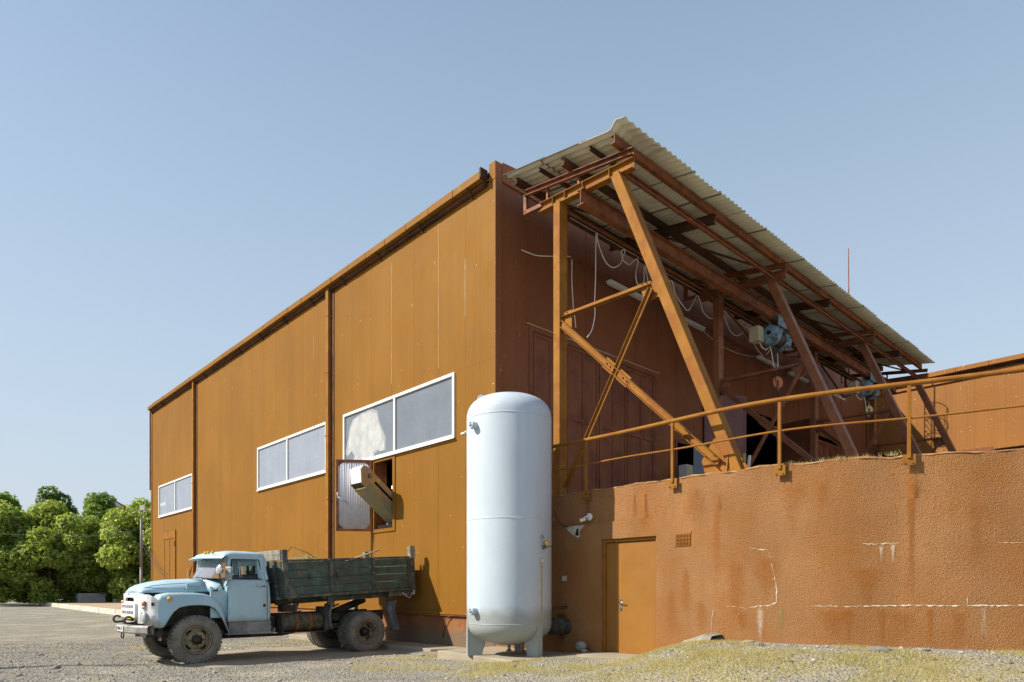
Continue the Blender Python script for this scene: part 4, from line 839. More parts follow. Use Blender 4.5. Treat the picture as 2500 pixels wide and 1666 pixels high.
camera_unit((0, .93, 5.36), (-1, 0, 0), (-.25, 1, -.18), 'white security camera on the ochre cladding just left of the tank top')
# ribbed drum poking out of the wall and pipe stub
b = MB(); prof = [(0, .12), (.155, .12), (.16, .0)]
for h in (0.0, .04, .045, .085, .09, .13, .24, .245, .285, .29, .33): prof.append((.165 + (.008 if int(h * 1000) % 10 == 5 else 0), -h))
prof += [(.165, -.5)]
b.lathe(prof, (-.42, -2.15, .80), (-1, .15, .02), 28); dr = b.build('vent_drum', M['chassis'], None); tag(dr, 'ribbed rusty drum sticking out of the shaded wall low beside the tank', 'drum')
b = MB(); b.tube([(-.05, -2.28, 1.19), (-.35, -2.05, 1.14), (-.62, -1.85, 1.12)], .03, 8); b.lathe([(0, -.02), (.06, -.02), (.06, .0)], (-.0, -2.30, 1.195), (-1, 0, 0), 12); tag(b.build('pipe_stub', M['dark_steel'], None), 'thin rusty pipe running from the shaded wall behind the tank', 'pipe')
# sloping slab beside the door, stones
b = MB(); k = 10; rows = []
for i in range(k + 1):
    t = i / k; s = lerp(4.44, 5.75, t); z = lerp(.37, .80, sstep(0, .95, t)) + .02 * math.sin(i * 2.3)
    rows.append([(-.01, -s, z - .2), (-.01, -s, z + .01), (-.36 - .03 * math.sin(i), -s, z - .01), (-.42 - .03 * math.sin(i), -s, z - .10), (-.42, -s, z - .45)])
b.grid(rows, False); tag(b.build('ramp_slab', M['slab_stone'], None), 'sloping weathered concrete edging rising along the wall right of the door', 'edging slab')
def rock(p, r, label, m='stone', seed=0, flat=.5):
    rr = random.Random(seed); b = MB(); n = 9; rows = []
    for j in range(6):
        th = math.pi * j / 5
        rows.append([(p[0] + r * math.sin(th) * math.cos(2 * math.pi * i / n) * rr.uniform(.75, 1.15), p[1] + r * 1.2 * math.sin(th) * math.sin(2 * math.pi * i / n) * rr.uniform(.75, 1.15), p[2] + r * flat * math.cos(th)) for i in range(n)])
    b.grid(rows, False, True); return tag(b.build('rock', M[m], None), label, 'stone')
rock((-.16, -2.76, .42), .12, 'round grey stone on the slab corner against the shaded wall', seed=1, flat=.85)
rock((-.22, -2.9, .33), .07, 'small broken block beside the slab corner, left of the door', 'concrete', seed=2, flat=.7)
p = wp(8.05, .75); rock((p.x, p.y, ground_h(p.x, p.y) + .03), .14, 'dark slate lump lying on the grass below the white wall line', seed=3, flat=.35)
p = wp(8.6, .5); rock((p.x, p.y, ground_h(p.x, p.y) + .02), .10, 'flat dark stone close to the wall foot below the white drips', seed=4, flat=.3)
p = wp(6.3, .25); rock((p.x, p.y, ground_h(p.x, p.y) + .02), .10, 'brownish broken stone at the wall foot right of the sloping edging', 'concrete', seed=5, flat=.3)
p = wp(6.6, .7); rock((p.x, p.y, ground_h(p.x, p.y) + .02), .07, 'small grey stone on the grass bank below the long crack', seed=6, flat=.5)
rock((-1.75, .45, ground_h(-1.75, .45) + .02), .07, 'small stone on the grass left of the tank feet', seed=8, flat=.5)
b = MB(); b.tube([(-.65, .25, .2), (-.72, .05, .36), (-.55, -.1, .22)], .02, 5); b.tube([(-.75, .2, .2), (-.62, 0, .33)], .015, 5); tag(b.build('broken_root', M['bark'], None), 'twisted dry root on the ground left of the tank', 'root')

# guard rail along the wall top
GR = thing('guard_rail', 'ochre tubular guard rail bolted along the top of the retaining wall', 'railing', (0, -4, 3.4))
ss = [0.3 + i * .3 for i in range(50)] + [6.74]; ss = sorted(ss); n_ = .05
b = MB(); b.tube([tuple(wp(s, n_) + Vector((0, 0, 4.545 + .008 * math.sin(s * 1.3)))) for s in ss], .038, 10); b.build('top_rail', M['steel'], GR)
b = MB(); b.tube([tuple(wp(s, n_) + Vector((0, 0, 4.045 + .012 * math.sin(s * 1.9 + 1)))) for s in ss], .017, 8); b.build('mid_rail', M['steel'], GR)
for s in (.9, 2.80, 4.81, 6.72, 8.49, 10.4, 12.3):
    p = wp(s, n_); q = wall_line(s)[1]; d3 = Vector((q.x, q.y, 0)); nn = Vector((q.y, -q.x, 0))
    b = MB(); b.obox(p + Vector((0, 0, 3.98)), d3 * .024, nn * .024, Vector((0, 0, .53))); b.build('rail_post', M['steel'], GR, bevel=.004)
    b = MB(); b.obox(p + nn * (-.005) + Vector((0, 0, 3.43)), d3 * .085, nn * .005, Vector((0, 0, .08))); pl_ = b.build('post_plate', M['steel'], GR)
    b = MB()
    for u in (-.05, .05): b.lathe([(0, 0), (.008, 0), (.008, .035), (0, .035)], p + d3 * u + nn * .0 + Vector((0, 0, 3.375)), nn, 6, False)
    b.build('bolt', M['dark_steel'], pl_)

# ------------------------------------------------------------------ pressure tank
TC = Vector((-1.147, -1.716, .25)); TR = .85
TK = thing('pressure_tank', 'tall pale blue steel pressure tank standing on three plate legs', 'tank', TC)
LAT = Vector((.730075, -.683367, 0)); DEP = Vector((.683367, .730075, 0))      # two fixed directions used to set out the fittings
b = MB(); prof = []
for i in range(11): a = math.pi / 2 * i / 10; prof.append((TR * math.sin(a) ** .9, .86 - .42 * math.cos(a)))
prof += [(TR, 1.6), (TR, 2.2), (TR, 3.5), (TR, 4.2), (TR, 4.95)]
for i in range(1, 13): a = math.pi / 2 * i / 12; prof.append((TR * math.cos(a) ** .62, 4.95 + .46 * math.sin(a) ** .92))
prof[-1] = (0, 5.41); prof[0] = (0, .44)
b.lathe([(r, h - .25 + .25) for r, h in prof], (TC.x, TC.y, 0), (0, 0, 1), 96); b.build('shell', M['tank'], TK)
for zz in (.88, 2.905, 4.90):
    b = MB(); b.lathe([(TR - .003, -.012), (TR + .005, -.006), (TR + .006, .006), (TR - .003, .012)], (TC.x, TC.y, zz), (0, 0, 1), 96); b.build('weld_seam', M['tank'], TK)
for ul, ud in ((-.97, -.24), (.69, -.72), (.30, .95)):
    d = (LAT * ul + DEP * ud).normalized(); tn = Vector((-d.y, d.x, 0)); c = Vector((TC.x, TC.y, 0))
    b = MB()
    b.obox(c + d * (TR - .005) + Vector((0, 0, .59)), d * .012, tn * .07, Vector((0, 0, .34)))
    for s in (-1, 1):
        p = lambda r, z: c + d * r + tn * (s * .06) + Vector((0, 0, z))
        b.prism([p(TR - .02, .26), p(TR - .28, .26), p(TR - .38, .60), p(TR - .02, .74)], tn * (-s * .012))
    b.prism([c + d * (TR - .28) - tn * .06 + Vector((0, 0, .255)), c + d * (TR - .27) - tn * .06 + Vector((0, 0, .255)), c + d * (TR - .37) - tn * .06 + Vector((0, 0, .6)), c + d * (TR - .38) - tn * .06 + Vector((0, 0, .6))], tn * .12)
    b.obox(c + d * (TR - .14) + Vector((0, 0, .262)), d * .15, tn * .08, Vector((0, 0, .010)))
    b.build('leg', M['tank'], TK)
def on_shell(ul, z):
    ud = -math.sqrt(max(0, 1 - ul * ul)); d = (LAT * ul + DEP * ud).normalized(); return Vector((TC.x, TC.y, z)) + d * TR, d
def fitting(name, ul, z, prof, m, n=18, parent=TK, tilt=None):
    p, d = on_shell(ul, z); b = MB(); b.lathe(prof, p - d * .01, d if tilt is None else tilt, n); return b.build(name, m, parent), p, d
for zz in (4.70, 1.13):
    o, p, d = fitting('nozzle', -.76, zz, [(.075, 0), (.075, .10), (.068, .13), (.05, .13), (.045, .11)], M['tank'])
    fitting('nozzle_plug', -.76, zz, [(.05, .105), (.045, .115), (.022, .115), (.022, .145), (0, .145)], M['tank_dark'], parent=o)
# lifting lugs
def lug(name, o, dr, up, s=1.0):
    b = MB(); n = 16; outer = [(.075 * math.cos(a), .10 + .075 * math.sin(a)) for a in np.linspace(-.1, math.pi + .1, n)]; inner = [(.034 * math.cos(a), .10 + .034 * math.sin(a)) for a in np.linspace(-.1, 2 * math.pi - .1, n)]
    side = Vector(dr).cross(Vector(up)).normalized()
    pts = [Vector(o) + Vector(dr) * a * s + Vector(up) * c * s for a, c in outer]; base = [Vector(o) + Vector(dr) * a * s for a in (-.085, .085)]
    ring_o = [(.078 * math.cos(a), .10 + .078 * math.sin(a)) if math.sin(a) > -.3 else (.085 * (1 if math.cos(a) > 0 else -1), 0.0) for a in np.linspace(0, 2 * math.pi, 25)[:-1]]
    ring_i = [(.034 * math.cos(a), .10 + .034 * math.sin(a)) for a in np.linspace(0, 2 * math.pi, 25)[:-1]]
    P = lambda t, k: Vector(o) + Vector(dr) * t[0] * s + Vector(up) * t[1] * s + side * k
    rows = [[P(t, -.012) for t in ring_i], [P(t, -.012) for t in ring_o], [P(t, .012) for t in ring_o], [P(t, .012) for t in ring_i], [P(t, -.012) for t in ring_i]]
    b.grid(rows, False, True); b.build(name, M['tank'], TK, bevel=.003)
lug('lifting_lug', Vector((TC.x, TC.y, 5.28)) - LAT * .53, (LAT * .9 + Vector((0, 0, .28))).normalized(), (-LAT * .28 + Vector((0, 0, .95))).normalized())
lug('lifting_lug', Vector((TC.x, TC.y, .62)) - LAT * .52 - DEP * .12, (LAT * .9 - Vector((0, 0, .2))).normalized(), Vector((-.05, 0, -1)), .8)
b = MB(); b.tube([(TC.x + .05, TC.y - .04, 5.38), (TC.x + .05, TC.y - .04, 5.50)], [.035, .02], 10); b.build('vent_stub', M['tank_dark'], TK)
b = MB(); b.tube([(TC.x, TC.y, .46), (TC.x, TC.y, .34)], .03, 8); b.tube([(TC.x, TC.y, .39), (TC.x - .06, TC.y - .06, .39)], .018, 8); b.box(TC.x - .06, TC.x + .05, TC.y - .02, TC.y + .02, .31, .345); b.build('drain_cock', M['tank_dark'], TK)
fitting('sight_plug', .735, 2.56, [(.035, 0), (.035, .04), (.02, .05), (0, .05)], M['tank_dark'])
p, d = on_shell(.755, 2.38); b = MB(); b.tube([p, p + d * .09, p + d * .09 + Vector((0, 0, .04))], .012, 8); b.tube([p + Vector((0, 0, -.05)), p + d * .07 + Vector((0, 0, -.03))], .014, 8); b.tube([p + d * .07 + Vector((0, 0, -.03)), p + d * .12 + Vector((0, 0, .0)) + LAT * .10], .008, 6); vv = b.build('valve', M['rubber'], TK)
b = MB(); fd = (-DEP + LAT * .3).normalized(); b.lathe([(.0, 0), (.048, 0), (.052, .01), (.052, .03), (.045, .035)], p + d * .09 + Vector((0, 0, .055)), fd, 20); gg = b.build('gauge', M['rubber'], vv)
b = MB(); b.lathe([(0, .033), (.046, .033)], p + d * .09 + Vector((0, 0, .055)), fd, 20); b.build('gauge_face', M['yellow_lens'], TK)
p, d = on_shell(.735, 2.10); tn = Vector((-d.y, d.x, 0)); b = MB(); b.obox(p + d * .004, d * .010, tn * .05, Vector((0, 0, .045))); b.build('nameplate', M['tank_dark'], TK, bevel=.004); b = MB(); b.obox(p + d * .012, d * .006, tn * .042, Vector((0, 0, .037))); b.build('plate_face', M['cam_white'], TK)
b = MB(); rr = random.Random(3); rows = [[], []]
for i in range(40):
    z = 2.05 - i * .033; wv = .022 * (1 - i / 60) * rr.uniform(.7, 1.15)
    for j, s in enumerate((-1, 1)): rows[j].append(tuple(Vector((p.x, p.y, z)) + d * .004 + tn * (s * wv + .004 * math.sin(i * .6))))
b.grid(rows, False); b.build('rust_run', mat('yellow_rust_run', (.45, .36, .15), .8, var=.25, scale=14), TK, fix=False)

# ------------------------------------------------------------------ conveyor out of the hatch
CV = thing('conveyor', 'brown boxed elevator conveyor leaning out of the open hatch over the truck', 'conveyor', (0, 4.6, 3.8))
ca = R(38.5); cu = Vector((-math.cos(ca), 0, math.sin(ca))); cn = Vector((math.sin(ca), 0, math.cos(ca))); c0 = Vector((-.05, 0, 3.98))
def cvp(u, y, n): return c0 + cu * u + Vector((0, y, 0)) + cn * n
Y0, Y1 = 4.33, 4.92
b = MB()
side = [(-1.8, -.06), (.78, -.06), (.78, -.22), (.98, -.22), (1.24, .07), (1.24, .20), (1.10, .28), (-1.8, .28)]
b.prism([cvp(u, Y0, n) for u, n in side], (0, .02, 0)); b.build('side_plate', M['conv'], CV, bevel=.006)
b = MB(); b.prism([cvp(u, Y1 - .02, n) for u, n in side], (0, .02, 0)); b.build('side_plate', M['conv'], CV, bevel=.006)
b = MB(); b.prism([cvp(-1.6, Y0 + .02, .25), cvp(1.10, Y0 + .02, .25), cvp(1.10, Y0 + .02, .28), cvp(-1.6, Y0 + .02, .28)], (0, Y1 - Y0 - .04, 0)); b.build('top_cover', M['conv'], CV)
b = MB(); b.prism([cvp(1.10, Y0 + .02, .279), cvp(1.24, Y0 + .02, .20), cvp(1.24, Y0 + .02, .07), cvp(.99, Y0 + .02, -.19), cvp(.97, Y0 + .02, -.17), cvp(1.2, Y0 + .02, .08), cvp(1.2, Y0 + .02, .19), cvp(1.08, Y0 + .02, .25)], (0, Y1 - Y0 - .04, 0)); b.build('head_cover', M['conv_white'], CV)
b = MB(); b.prism([cvp(.78, Y0 + .02, -.195), cvp(.98, Y0 + .02, -.195), cvp(.98, Y0 + .02, -.18), cvp(.78, Y0 + .02, -.18)], (0, Y1 - Y0 - .04, 0)); b.prism([cvp(.775, Y0 + .02, -.2), cvp(.79, Y0 + .02, -.2), cvp(.79, Y0 + .02, -.02), cvp(.775, Y0 + .02, -.02)], (0, Y1 - Y0 - .04, 0)); b.build('spout', M['chassis'], CV)
b = MB(); b.prism([cvp(-1.6, Y0 - .015, -.235), cvp(.82, Y0 - .015, -.235), cvp(.76, Y0 - .015, -.03), cvp(-1.6, Y0 - .015, -.03)], (0, .02, 0)); b.prism([cvp(-1.6, Y0 + .005, -.235), cvp(.82, Y0 + .005, -.235), cvp(.82, Y0 + .005, -.21), cvp(-1.6, Y0 + .005, -.21)], (0, Y1 - Y0, 0)); b.build('return_trough', M['conv_olive'], CV, bevel=.004)
b = MB(); b.prism([cvp(-1.6, Y0 - .012, .055), cvp(.70, Y0 - .012, .055), cvp(.70, Y0 - .012, .125), cvp(-1.6, Y0 - .012, .125)], (0, .014, 0)); b.build('side_slot', M['black'], CV)
b = MB(); b.prism([cvp(.70, Y0 - .01, -.015), cvp(1.06, Y0 - .01, -.015), cvp(1.06, Y0 - .01, .25), cvp(.70, Y0 - .01, .25)], (0, .012, 0)); b.build('bearing_plate', M['conv'], CV, bevel=.004)
b = MB(); b.lathe([(.03, 0), (.055, 0), (.055, .025), (.03, .03)], cvp(.93, Y0 - .01, .10), (0, -1, 0), 14); bb = b.build('bearing', M['rubber'], CV)
b = MB(); b.lathe([(0, 0), (.03, 0), (.03, .04), (0, .04)], cvp(.93, Y0 - .01, .10), (0, -1, 0), 12); b.build('shaft_end', M['conv'], bb)
for u, n, l in ((1.13, .17, .1), (1.06, .20, .1)): b = MB(); b.bar(cvp(u - .06, Y0 - .015, n - .10), cvp(u + .03, Y0 - .015, n + .02), .02, .022, up=(0, 1, 0)); b.build('tension_bolt', M['galv'], CV)
b = MB(); b.prism([cvp(.60, Y0 - .004, .16), cvp(.78, Y0 - .004, .16), cvp(.78, Y0 - .004, .24), cvp(.60, Y0 - .004, .24)], (0, .003, 0)); b.build('warning_label', M['yellow_label'], CV)
b = MB(); b.tube([cvp(.5, Y0 + .1, .28), Vector((-.05, 4.9, 4.66)), Vector((.1, 5.1, 4.62))], .012, 6); b.tube([cvp(.6, Y0 + .2, .28), Vector((-.02, 5.0, 4.72)), Vector((.1, 5.15, 4.55))], .012, 6); b.build('power_cable', M['timber'], CV)
b = MB(); b.box(.3, 1.1, 4.75, 4.80, 4.45, 4.53); b.v = [(x, y + .35 * (x - .3), z + .08 * (x - .3)) for x, y, z in b.v]; tag(b.build('fluorescent_lamp', M['lit_tube'], None), 'lit fluorescent tube seen through the open hatch above the conveyor', 'strip light')
# ------------------------------------------------------------------ truck
TX0, TYC = -1.65, 4.0
TRK = thing('dump_truck', 'old pale blue dump truck with white grille, backed up to the hatch', 'truck', (-3.6, TYC, 0))
def part(b, name, m, parent=None, **kw): return b.build(name, m, parent or TRK, **kw)
def wheel(X, yc, out, dual=False):
    o = Vector((X, yc, .508)); ax = (0, out, 0)
    rim = MB()
    if not dual:
        rim.lathe([(.262, .06), (.292, .128), (.285, .133), (.262, .12), (.252, .06), (.235, .035), (.20, .045), (.165, .085), (.135, .10), (.10, .10), (0, .10)], o, ax, 40)
    else:
        rim.lathe([(.275, .135), (.292, .128), (.285, .138), (.262, .125), (.252, .06), (.246, -.06), (.225, -.085), (.14, -.10), (.12, -.06), (0, -.06)], o, ax, 40)
    w_ = part(rim, 'wheel', M['wheel'])
    ty = MB()
    ty.lathe([(.272, -.10), (.295, -.128), (.36, -.142), (.43, -.142), (.478, -.126), (.494, -.105), (.497, 0), (.494, .105), (.478, .126), (.43, .142), (.36, .142), (.30, .128), (.285, .115), (.272, .10)], o, ax, 56, closed=True)
    nl = 38
    for i in range(nl):
        a = 2 * math.pi * i / nl
        for s, k in ((-1, 0), (1, .5)):
            aa = a + k * 2 * math.pi / nl; rd = Vector((math.cos(aa), 0, math.sin(aa))); tn = Vector((-math.sin(aa), 0, math.cos(aa)))
            ty.obox(o + rd * .500 + Vector((0, s * .062, 0)), rd * .011, tn * .026, Vector((0, .052, 0)) + tn * .012 * s)
            ty.obox(o + rd * .472 + Vector((0, s * .128, 0)), rd * .024, tn * .022, Vector((0, .012, 0)))
    ty.build('tyre', M['tyre'], w_, fix=True)
    hub = MB()
    if not dual: hub.lathe([(.098, .10), (.094, .165), (.085, .185), (.05, .19), (.045, .215), (0, .22)], o, ax, 20)
    else: hub.lathe([(.115, -.06), (.10, .05), (.075, .07), (.05, .075), (.045, .10), (0, .10)], o, ax, 20)
    hub.build('hub', M['hub'], w_)
    nt_ = MB(); hl_ = MB(); n = 8 if not dual else 8
    for i in range(n):
        a = 2 * math.pi * i / n; r = .118 if not dual else .085; h = .10 if not dual else .055
        nt_.lathe([(.015, 0), (.015, .028), (0, .028)], o + Vector((r * math.cos(a), out * h, r * math.sin(a))), ax, 6, False)
    for i in range(4):
        a = 2 * math.pi * i / 4 + .75; c = o + Vector((.205 * math.cos(a), out * (.049 if not dual else -.083), .205 * math.sin(a))); rd = Vector((math.cos(a), 0, math.sin(a))); tn = Vector((-math.sin(a), 0, math.cos(a)))
        ring = [c + rd * .034 * math.sin(q) + tn * .07 * math.cos(q) - rd * .006 * math.cos(2 * q) for q in np.linspace(0, 2 * math.pi, 13)[:-1]]; hl_.add(ring, [tuple(range(12))])
    rg = MB(); rg.lathe([(.292, .1345), (.300, .1345), (.300, .125)], o, ax, 40); rg.lathe([(.255, .1195), (.262, .123)], o, ax, 40); rg.build('bead_ring', M['black'], w_)
    nt_.build('wheel_nut', M['hub'], w_); hl_.build('hand_hole', M['black'], w_, fix=False)
    return w_
for X, yc, out, du in ((-5.59, 3.08, -1, False), (-5.59, 4.92, 1, False), (TX0, 2.985, -1, True), (TX0, 3.31, 1, True), (TX0, 5.015, 1, True), (TX0, 4.69, -1, True)): wheel(X, yc, out, du)
# chassis
b = MB()
for s in (-1, 1): b.cbar((-6.55, TYC + s * .40, .80), (-.75, TYC + s * .40, .92), .08, .22, .01, flip=-s)
for X in (-6.3, -4.6, -3.3, -2.4, -.8): b.box(X - .05, X + .05, TYC - .40, TYC + .40, .76, .90)
part(b, 'chassis_rail', M['chassis'])
b = MB(); b.bar((-5.59, 3.15, .50), (-5.59, 4.85, .50), .12, .14); b.box(-6.2, -4.9, 3.52, 3.60, .60, .68); b.box(-6.2, -4.9, 4.40, 4.48, .60, .68); part(b, 'front_axle', M['chassis'])
b = MB(); b.tube([(TX0, 3.1, .51), (TX0, 3.7, .51), (TX0, 3.85, .51), (TX0, 4.0, .51), (TX0, 4.15, .51), (TX0, 4.3, .51), (TX0, 4.9, .51)], [.09, .09, .17, .22, .17, .09, .09], 14); b.tube([(TX0, TYC, .55), (-4.4, TYC, .75)], .045, 10); b.box(-2.35, -.95, 3.45, 3.54, .60, .72); b.box(-2.35, -.95, 4.46, 4.55, .60, .72); part(b, 'rear_axle', M['chassis'])
b = MB(); b.box(-6.35, -5.0, 3.72, 4.28, .55, 1.25); b.box(-5.2, -4.4, 3.8, 4.2, .5, .9); b.tube([(-5.9, 3.6, .62), (-5.2, 3.62, .5), (-3.5, 3.6, .5), (-2.8, 3.6, .62)], .035, 8); part(b, 'engine', M['chassis'])
for s in (-1, 1):      # inner arches: dark wings behind the front wheels
    b = MB(); y0 = TYC + s * .70; rows = []
    for y in (y0, TYC + s * 1.0): rows.append([(-5.59 + .66 * math.cos(a), y, .58 + .66 * math.sin(a)) for a in np.linspace(-.1, math.pi + .1, 16)])
    b.grid(rows); b.box(-6.2, -4.95, y0 - .01, y0 + .01, .8, 1.4)
    part(b, 'inner_arch', M['chassis'], fix=False)
# ---- bonnet, wings, cowl, grille
def arch(X, hw, zb, zt, n=16, p=2.6):
    return [(X, TYC - hw * u, zb + (zt - zb) * (1 - abs(u) ** p) ** (1 / 1.9)) for u in np.linspace(1, -1, n * 2 + 1)]
hood = [(-6.545, .50, 1.47, 1.49), (-6.54, .555, 1.475, 1.55), (-6.50, .595, 1.48, 1.61), (-6.42, .62, 1.485, 1.655), (-6.2, .655, 1.49, 1.718), (-5.9, .69, 1.495, 1.762), (-5.5, .73, 1.505, 1.785), (-5.29, .76, 1.51, 1.795)]
b = MB(); b.grid([arch(X, hw, zb, zt) for X, hw, zb, zt in hood]); b.add([(-6.545, TYC + y, z) for y, z in ((.50, 1.47), (-.50, 1.47), (-.47, 1.487), (.47, 1.487))], [(0, 1, 2, 3)])
bonnet = part(b, 'bonnet', M['truck_blue'], solid=.012, fix=True)
for s in (-1, 1):                                          # raised shoulder crease and louvres
    b = MB(); b.tube([(-6.45, TYC + s * .50, 1.585), (-6.3, TYC + s * .57, 1.63), (-6.0, TYC + s * .63, 1.665), (-5.6, TYC + s * .68, 1.69), (-5.3, TYC + s * .70, 1.70)], .012, 6); b.build('crease', M['truck_blue'], bonnet)
    for i in range(4): z = 1.575 + i * .03; b = MB(); b.obox((-5.58, TYC + s * (.742 - .012 * i), z), (.13, 0, 0), (0, .020, .006), (0, 0, .009)); b.build('louvre', M['truck_blue'], bonnet, bevel=.004)
b = MB(); rows = [arch(-5.29, .765, 1.50, 1.80), arch(-5.1, .85, 1.50, 1.815), arch(-4.97, .97, 1.50, 1.81)]; b.grid(rows); part(b, 'cowl', M['truck_blue'], solid=.012)
wing_t = [(-6.345, .78), (-6.36, 1.05), (-6.355, 1.28), (-6.33, 1.38), (-6.27, 1.45), (-6.12, 1.482), (-5.9, 1.487), (-5.6, 1.483), (-5.42, 1.462), (-5.27, 1.41), (-5.15, 1.32), (-5.07, 1.20), (-5.02, 1.05), (-4.965, .85), (-4.895, .61)]
wing_a = [(-6.30, .775), (-6.26, .785), (-6.225, .80), (-6.18, .87), (-6.12, .985), (-6.04, 1.10), (-5.93, 1.185), (-5.75, 1.223), (-5.55, 1.228), (-5.36, 1.21), (-5.24, 1.15), (-5.155, 1.05), (-5.09, .93), (-5.03, .79), (-4.95, .60)]
for s in (-1, 1):
    rows = []
    for (tx, tz), (ax_, az) in zip(wing_t, wing_a):
        dx, dz = ax_ - tx, az - tz; L = math.hypot(dx, dz); ux, uz = dx / L, dz / L
        P = lambda hw, k: (tx + ux * k, TYC + s * hw, tz + uz * k)
        rows.append([tuple(Vector(P(.50, -.0)) - Vector((0, 0, .012))), P(.88, -.0), P(.97, .006), P(1.02, .035), P(1.045, .09 if L > .2 else L * .5), (ax_ - ux * .07, TYC + s * 1.045, az - uz * .07) if L > .2 else P(1.05, L * .6), (ax_ - ux * .045, TYC + s * 1.062, az - uz * .045) if L > .1 else P(1.06, L * .7), (ax_, TYC + s * 1.066, az), (ax_, TYC + s * 1.03, az + .005)])
    b = MB(); b.grid(rows); wg = part(b, 'wing', M['truck_blue'], solid=.008, fix=True)
    b = MB(); b.box(-5.30, -4.97, TYC + s * .95 - .02, TYC + s * .95 + .02, .95, 1.52); part(b, 'cowl_side', M['truck_blue'])
    b = MB(); b.lathe([(0, .05), (.025, .045), (.042, .03), (.048, .0)], (-6.12, TYC + s * 1.045, 1.36), (0, s, 0), 18); b.build('side_marker', M['yellow_lens'], wg)
def gxp(y, off=0.0): u = (y - TYC) / 1.03; return -6.60 + .16 * abs(u) ** 2.4 + .11 * max(0, (abs(u) - .82) / .19) ** 2.2 - off
def lattice(ys, zs, hole, off, th, name, m, parent):
    b = MB()
    for i in range(len(ys) - 1):
        for j in range(len(zs) - 1):
            if hole((ys[i] + ys[i + 1]) / 2, (zs[j] + zs[j + 1]) / 2): continue
            vs = []
            for d in (0, th):
                for (y, z) in ((ys[i], zs[j]), (ys[i + 1], zs[j]), (ys[i + 1], zs[j + 1]), (ys[i], zs[j + 1])): vs.append((gxp(y, off) + d, y, z))
            b.add(vs, [(0, 1, 2, 3), (4, 7, 6, 5), (0, 4, 5, 1), (1, 5, 6, 2), (2, 6, 7, 3), (3, 7, 4, 0)])
    import bmesh
    o = b.build(name, m, parent); bm = bmesh.new(); bm.from_mesh(o.data); bmesh.ops.remove_doubles(bm, verts=bm.verts, dist=1e-4)
    # the top edge falls away towards the corners
    for v in bm.verts:
        d = abs(v.co.y + ORG[o.name].y - TYC); zt = 1.475 - .025 * sstep(.52, .72, d) - .13 * max(0, (d - .84) / .2) ** 2
        if v.co.z > zt and name == 'grille_panel': v.co.z = zt
    # drop the walls shared by two neighbouring cells
    seen = {}
    for f in bm.faces: seen.setdefault(tuple(sorted(v.index for v in f.verts)), []).append(f)
    bmesh.ops.delete(bm, geom=[f for fs in seen.values() if len(fs) > 1 for f in fs], context='FACES'); bmesh.ops.recalc_face_normals(bm, faces=bm.faces); [setattr(f, 'smooth', True) for f in bm.faces]; bm.to_mesh(o.data); bm.free(); o.data.set_sharp_from_angle(angle=R(40)); return o
ys = sorted(set([round(TYC + d, 3) for d in list(np.linspace(-1.04, 1.04, 27)) + []] + [TYC - .34, TYC + .34, TYC - .30, TYC + .30]))
zs = [.80, .86, .90, .98, 1.03, 1.16, 1.22, 1.29, 1.305, 1.36, 1.385, 1.43, 1.47]
def ghole(y, z):
    d = abs(y - TYC)
    if z < .86 and d < .82 and d > -.1: return d < .80
    if 1.305 < z < 1.385 and d < (.34 if z < 1.36 else .30): return True
    if .98 < z < 1.22 and d < .48: return True
    if .90 < z < .98 and d < .34: return True
    return False
grille = lattice(ys, zs, ghole, 0, .04, 'grille_panel', M['truck_white'], TRK)
b = MB(); b.box(-6.52, -6.46, TYC - .56, TYC + .56, .86, 1.42); b.build('radiator', M['black'], grille)
sy = [TYC - .52 + 1.04 * i / 52 for i in range(53)]; sz = [.975, .99, 1.025, 1.045, 1.108, 1.13, 1.15, 1.168, 1.230, 1.245, 1.26]
def shole(y, z):
    u = ((y - TYC + .46) / .92) * 6
    if not (0 < u < 6): return False
    return (1.045 < z < 1.108 or 1.168 < z < 1.230) and .09 < (u % 1) < .91
bez = lattice(sy, sz, shole, .05, .05, 'grille_bezel', M['truck_white'], grille)
b = MB(); b.bar((gxp(TYC) - .02, TYC - .3, .95), (gxp(TYC) - .02, TYC + .3, .95), .02, .015); b.build('lower_grille_bar', M['yellow_label'], grille)
for s in (-1, 1):
    c = Vector((gxp(TYC + s * .80), TYC + s * .80, .985)); ax = Vector((-1, s * .12, 0)).normalized()
    b = MB(); b.lathe([(.125, -.03), (.125, .030), (.112, .042), (.10, .030)], c, ax, 28); hl = part(b, 'headlamp', M['tank_dark'])
    b = MB(); b.lathe([(.102, .028), (.085, .046), (.05, .056), (0, .060)], c, ax, 24); b.build('headlamp_lens', M['white_lens'], hl)
    c2 = Vector((gxp(TYC + s * .80), TYC + s * .80, 1.235))
    for z0, z1, m in ((-.07, -.015, 'white_lens'), (-.015, .085, 'orange_lens')):
        b = MB(); n = 10; b.grid([[(c2.x - .05 * math.cos(q), c2.y + .065 * math.sin(q), c2.z + z) for q in np.linspace(-1.57, 1.57, n)] for z in np.linspace(z0, z1, 3)]); b.add([(c2.x - .05 * math.cos(q), c2.y + .065 * math.sin(q), c2.z + z1) for q in np.linspace(-1.57, 1.57, n)], [tuple(range(n))]); part(b, 'turn_signal', M[m], solid=.004)
    b = MB(); b.lathe([(0, .03), (.04, .025), (.055, 0)], (gxp(TYC + s * .97) - .0, TYC + s * .93, .83), (-1, 0, 0), 14); part(b, 'fog_lamp', M['yellow_lens'])
def bx(y): u = (y - TYC) / 1.06; return -6.72 + .24 * abs(u) ** 2.6
b = MB(); yy = np.linspace(TYC - 1.06, TYC + 1.06, 25); pr = ((.02, .655), (-.03, .665), (-.045, .69), (-.045, .80), (-.03, .825), (.02, .835), (.07, .835), (.07, .655))
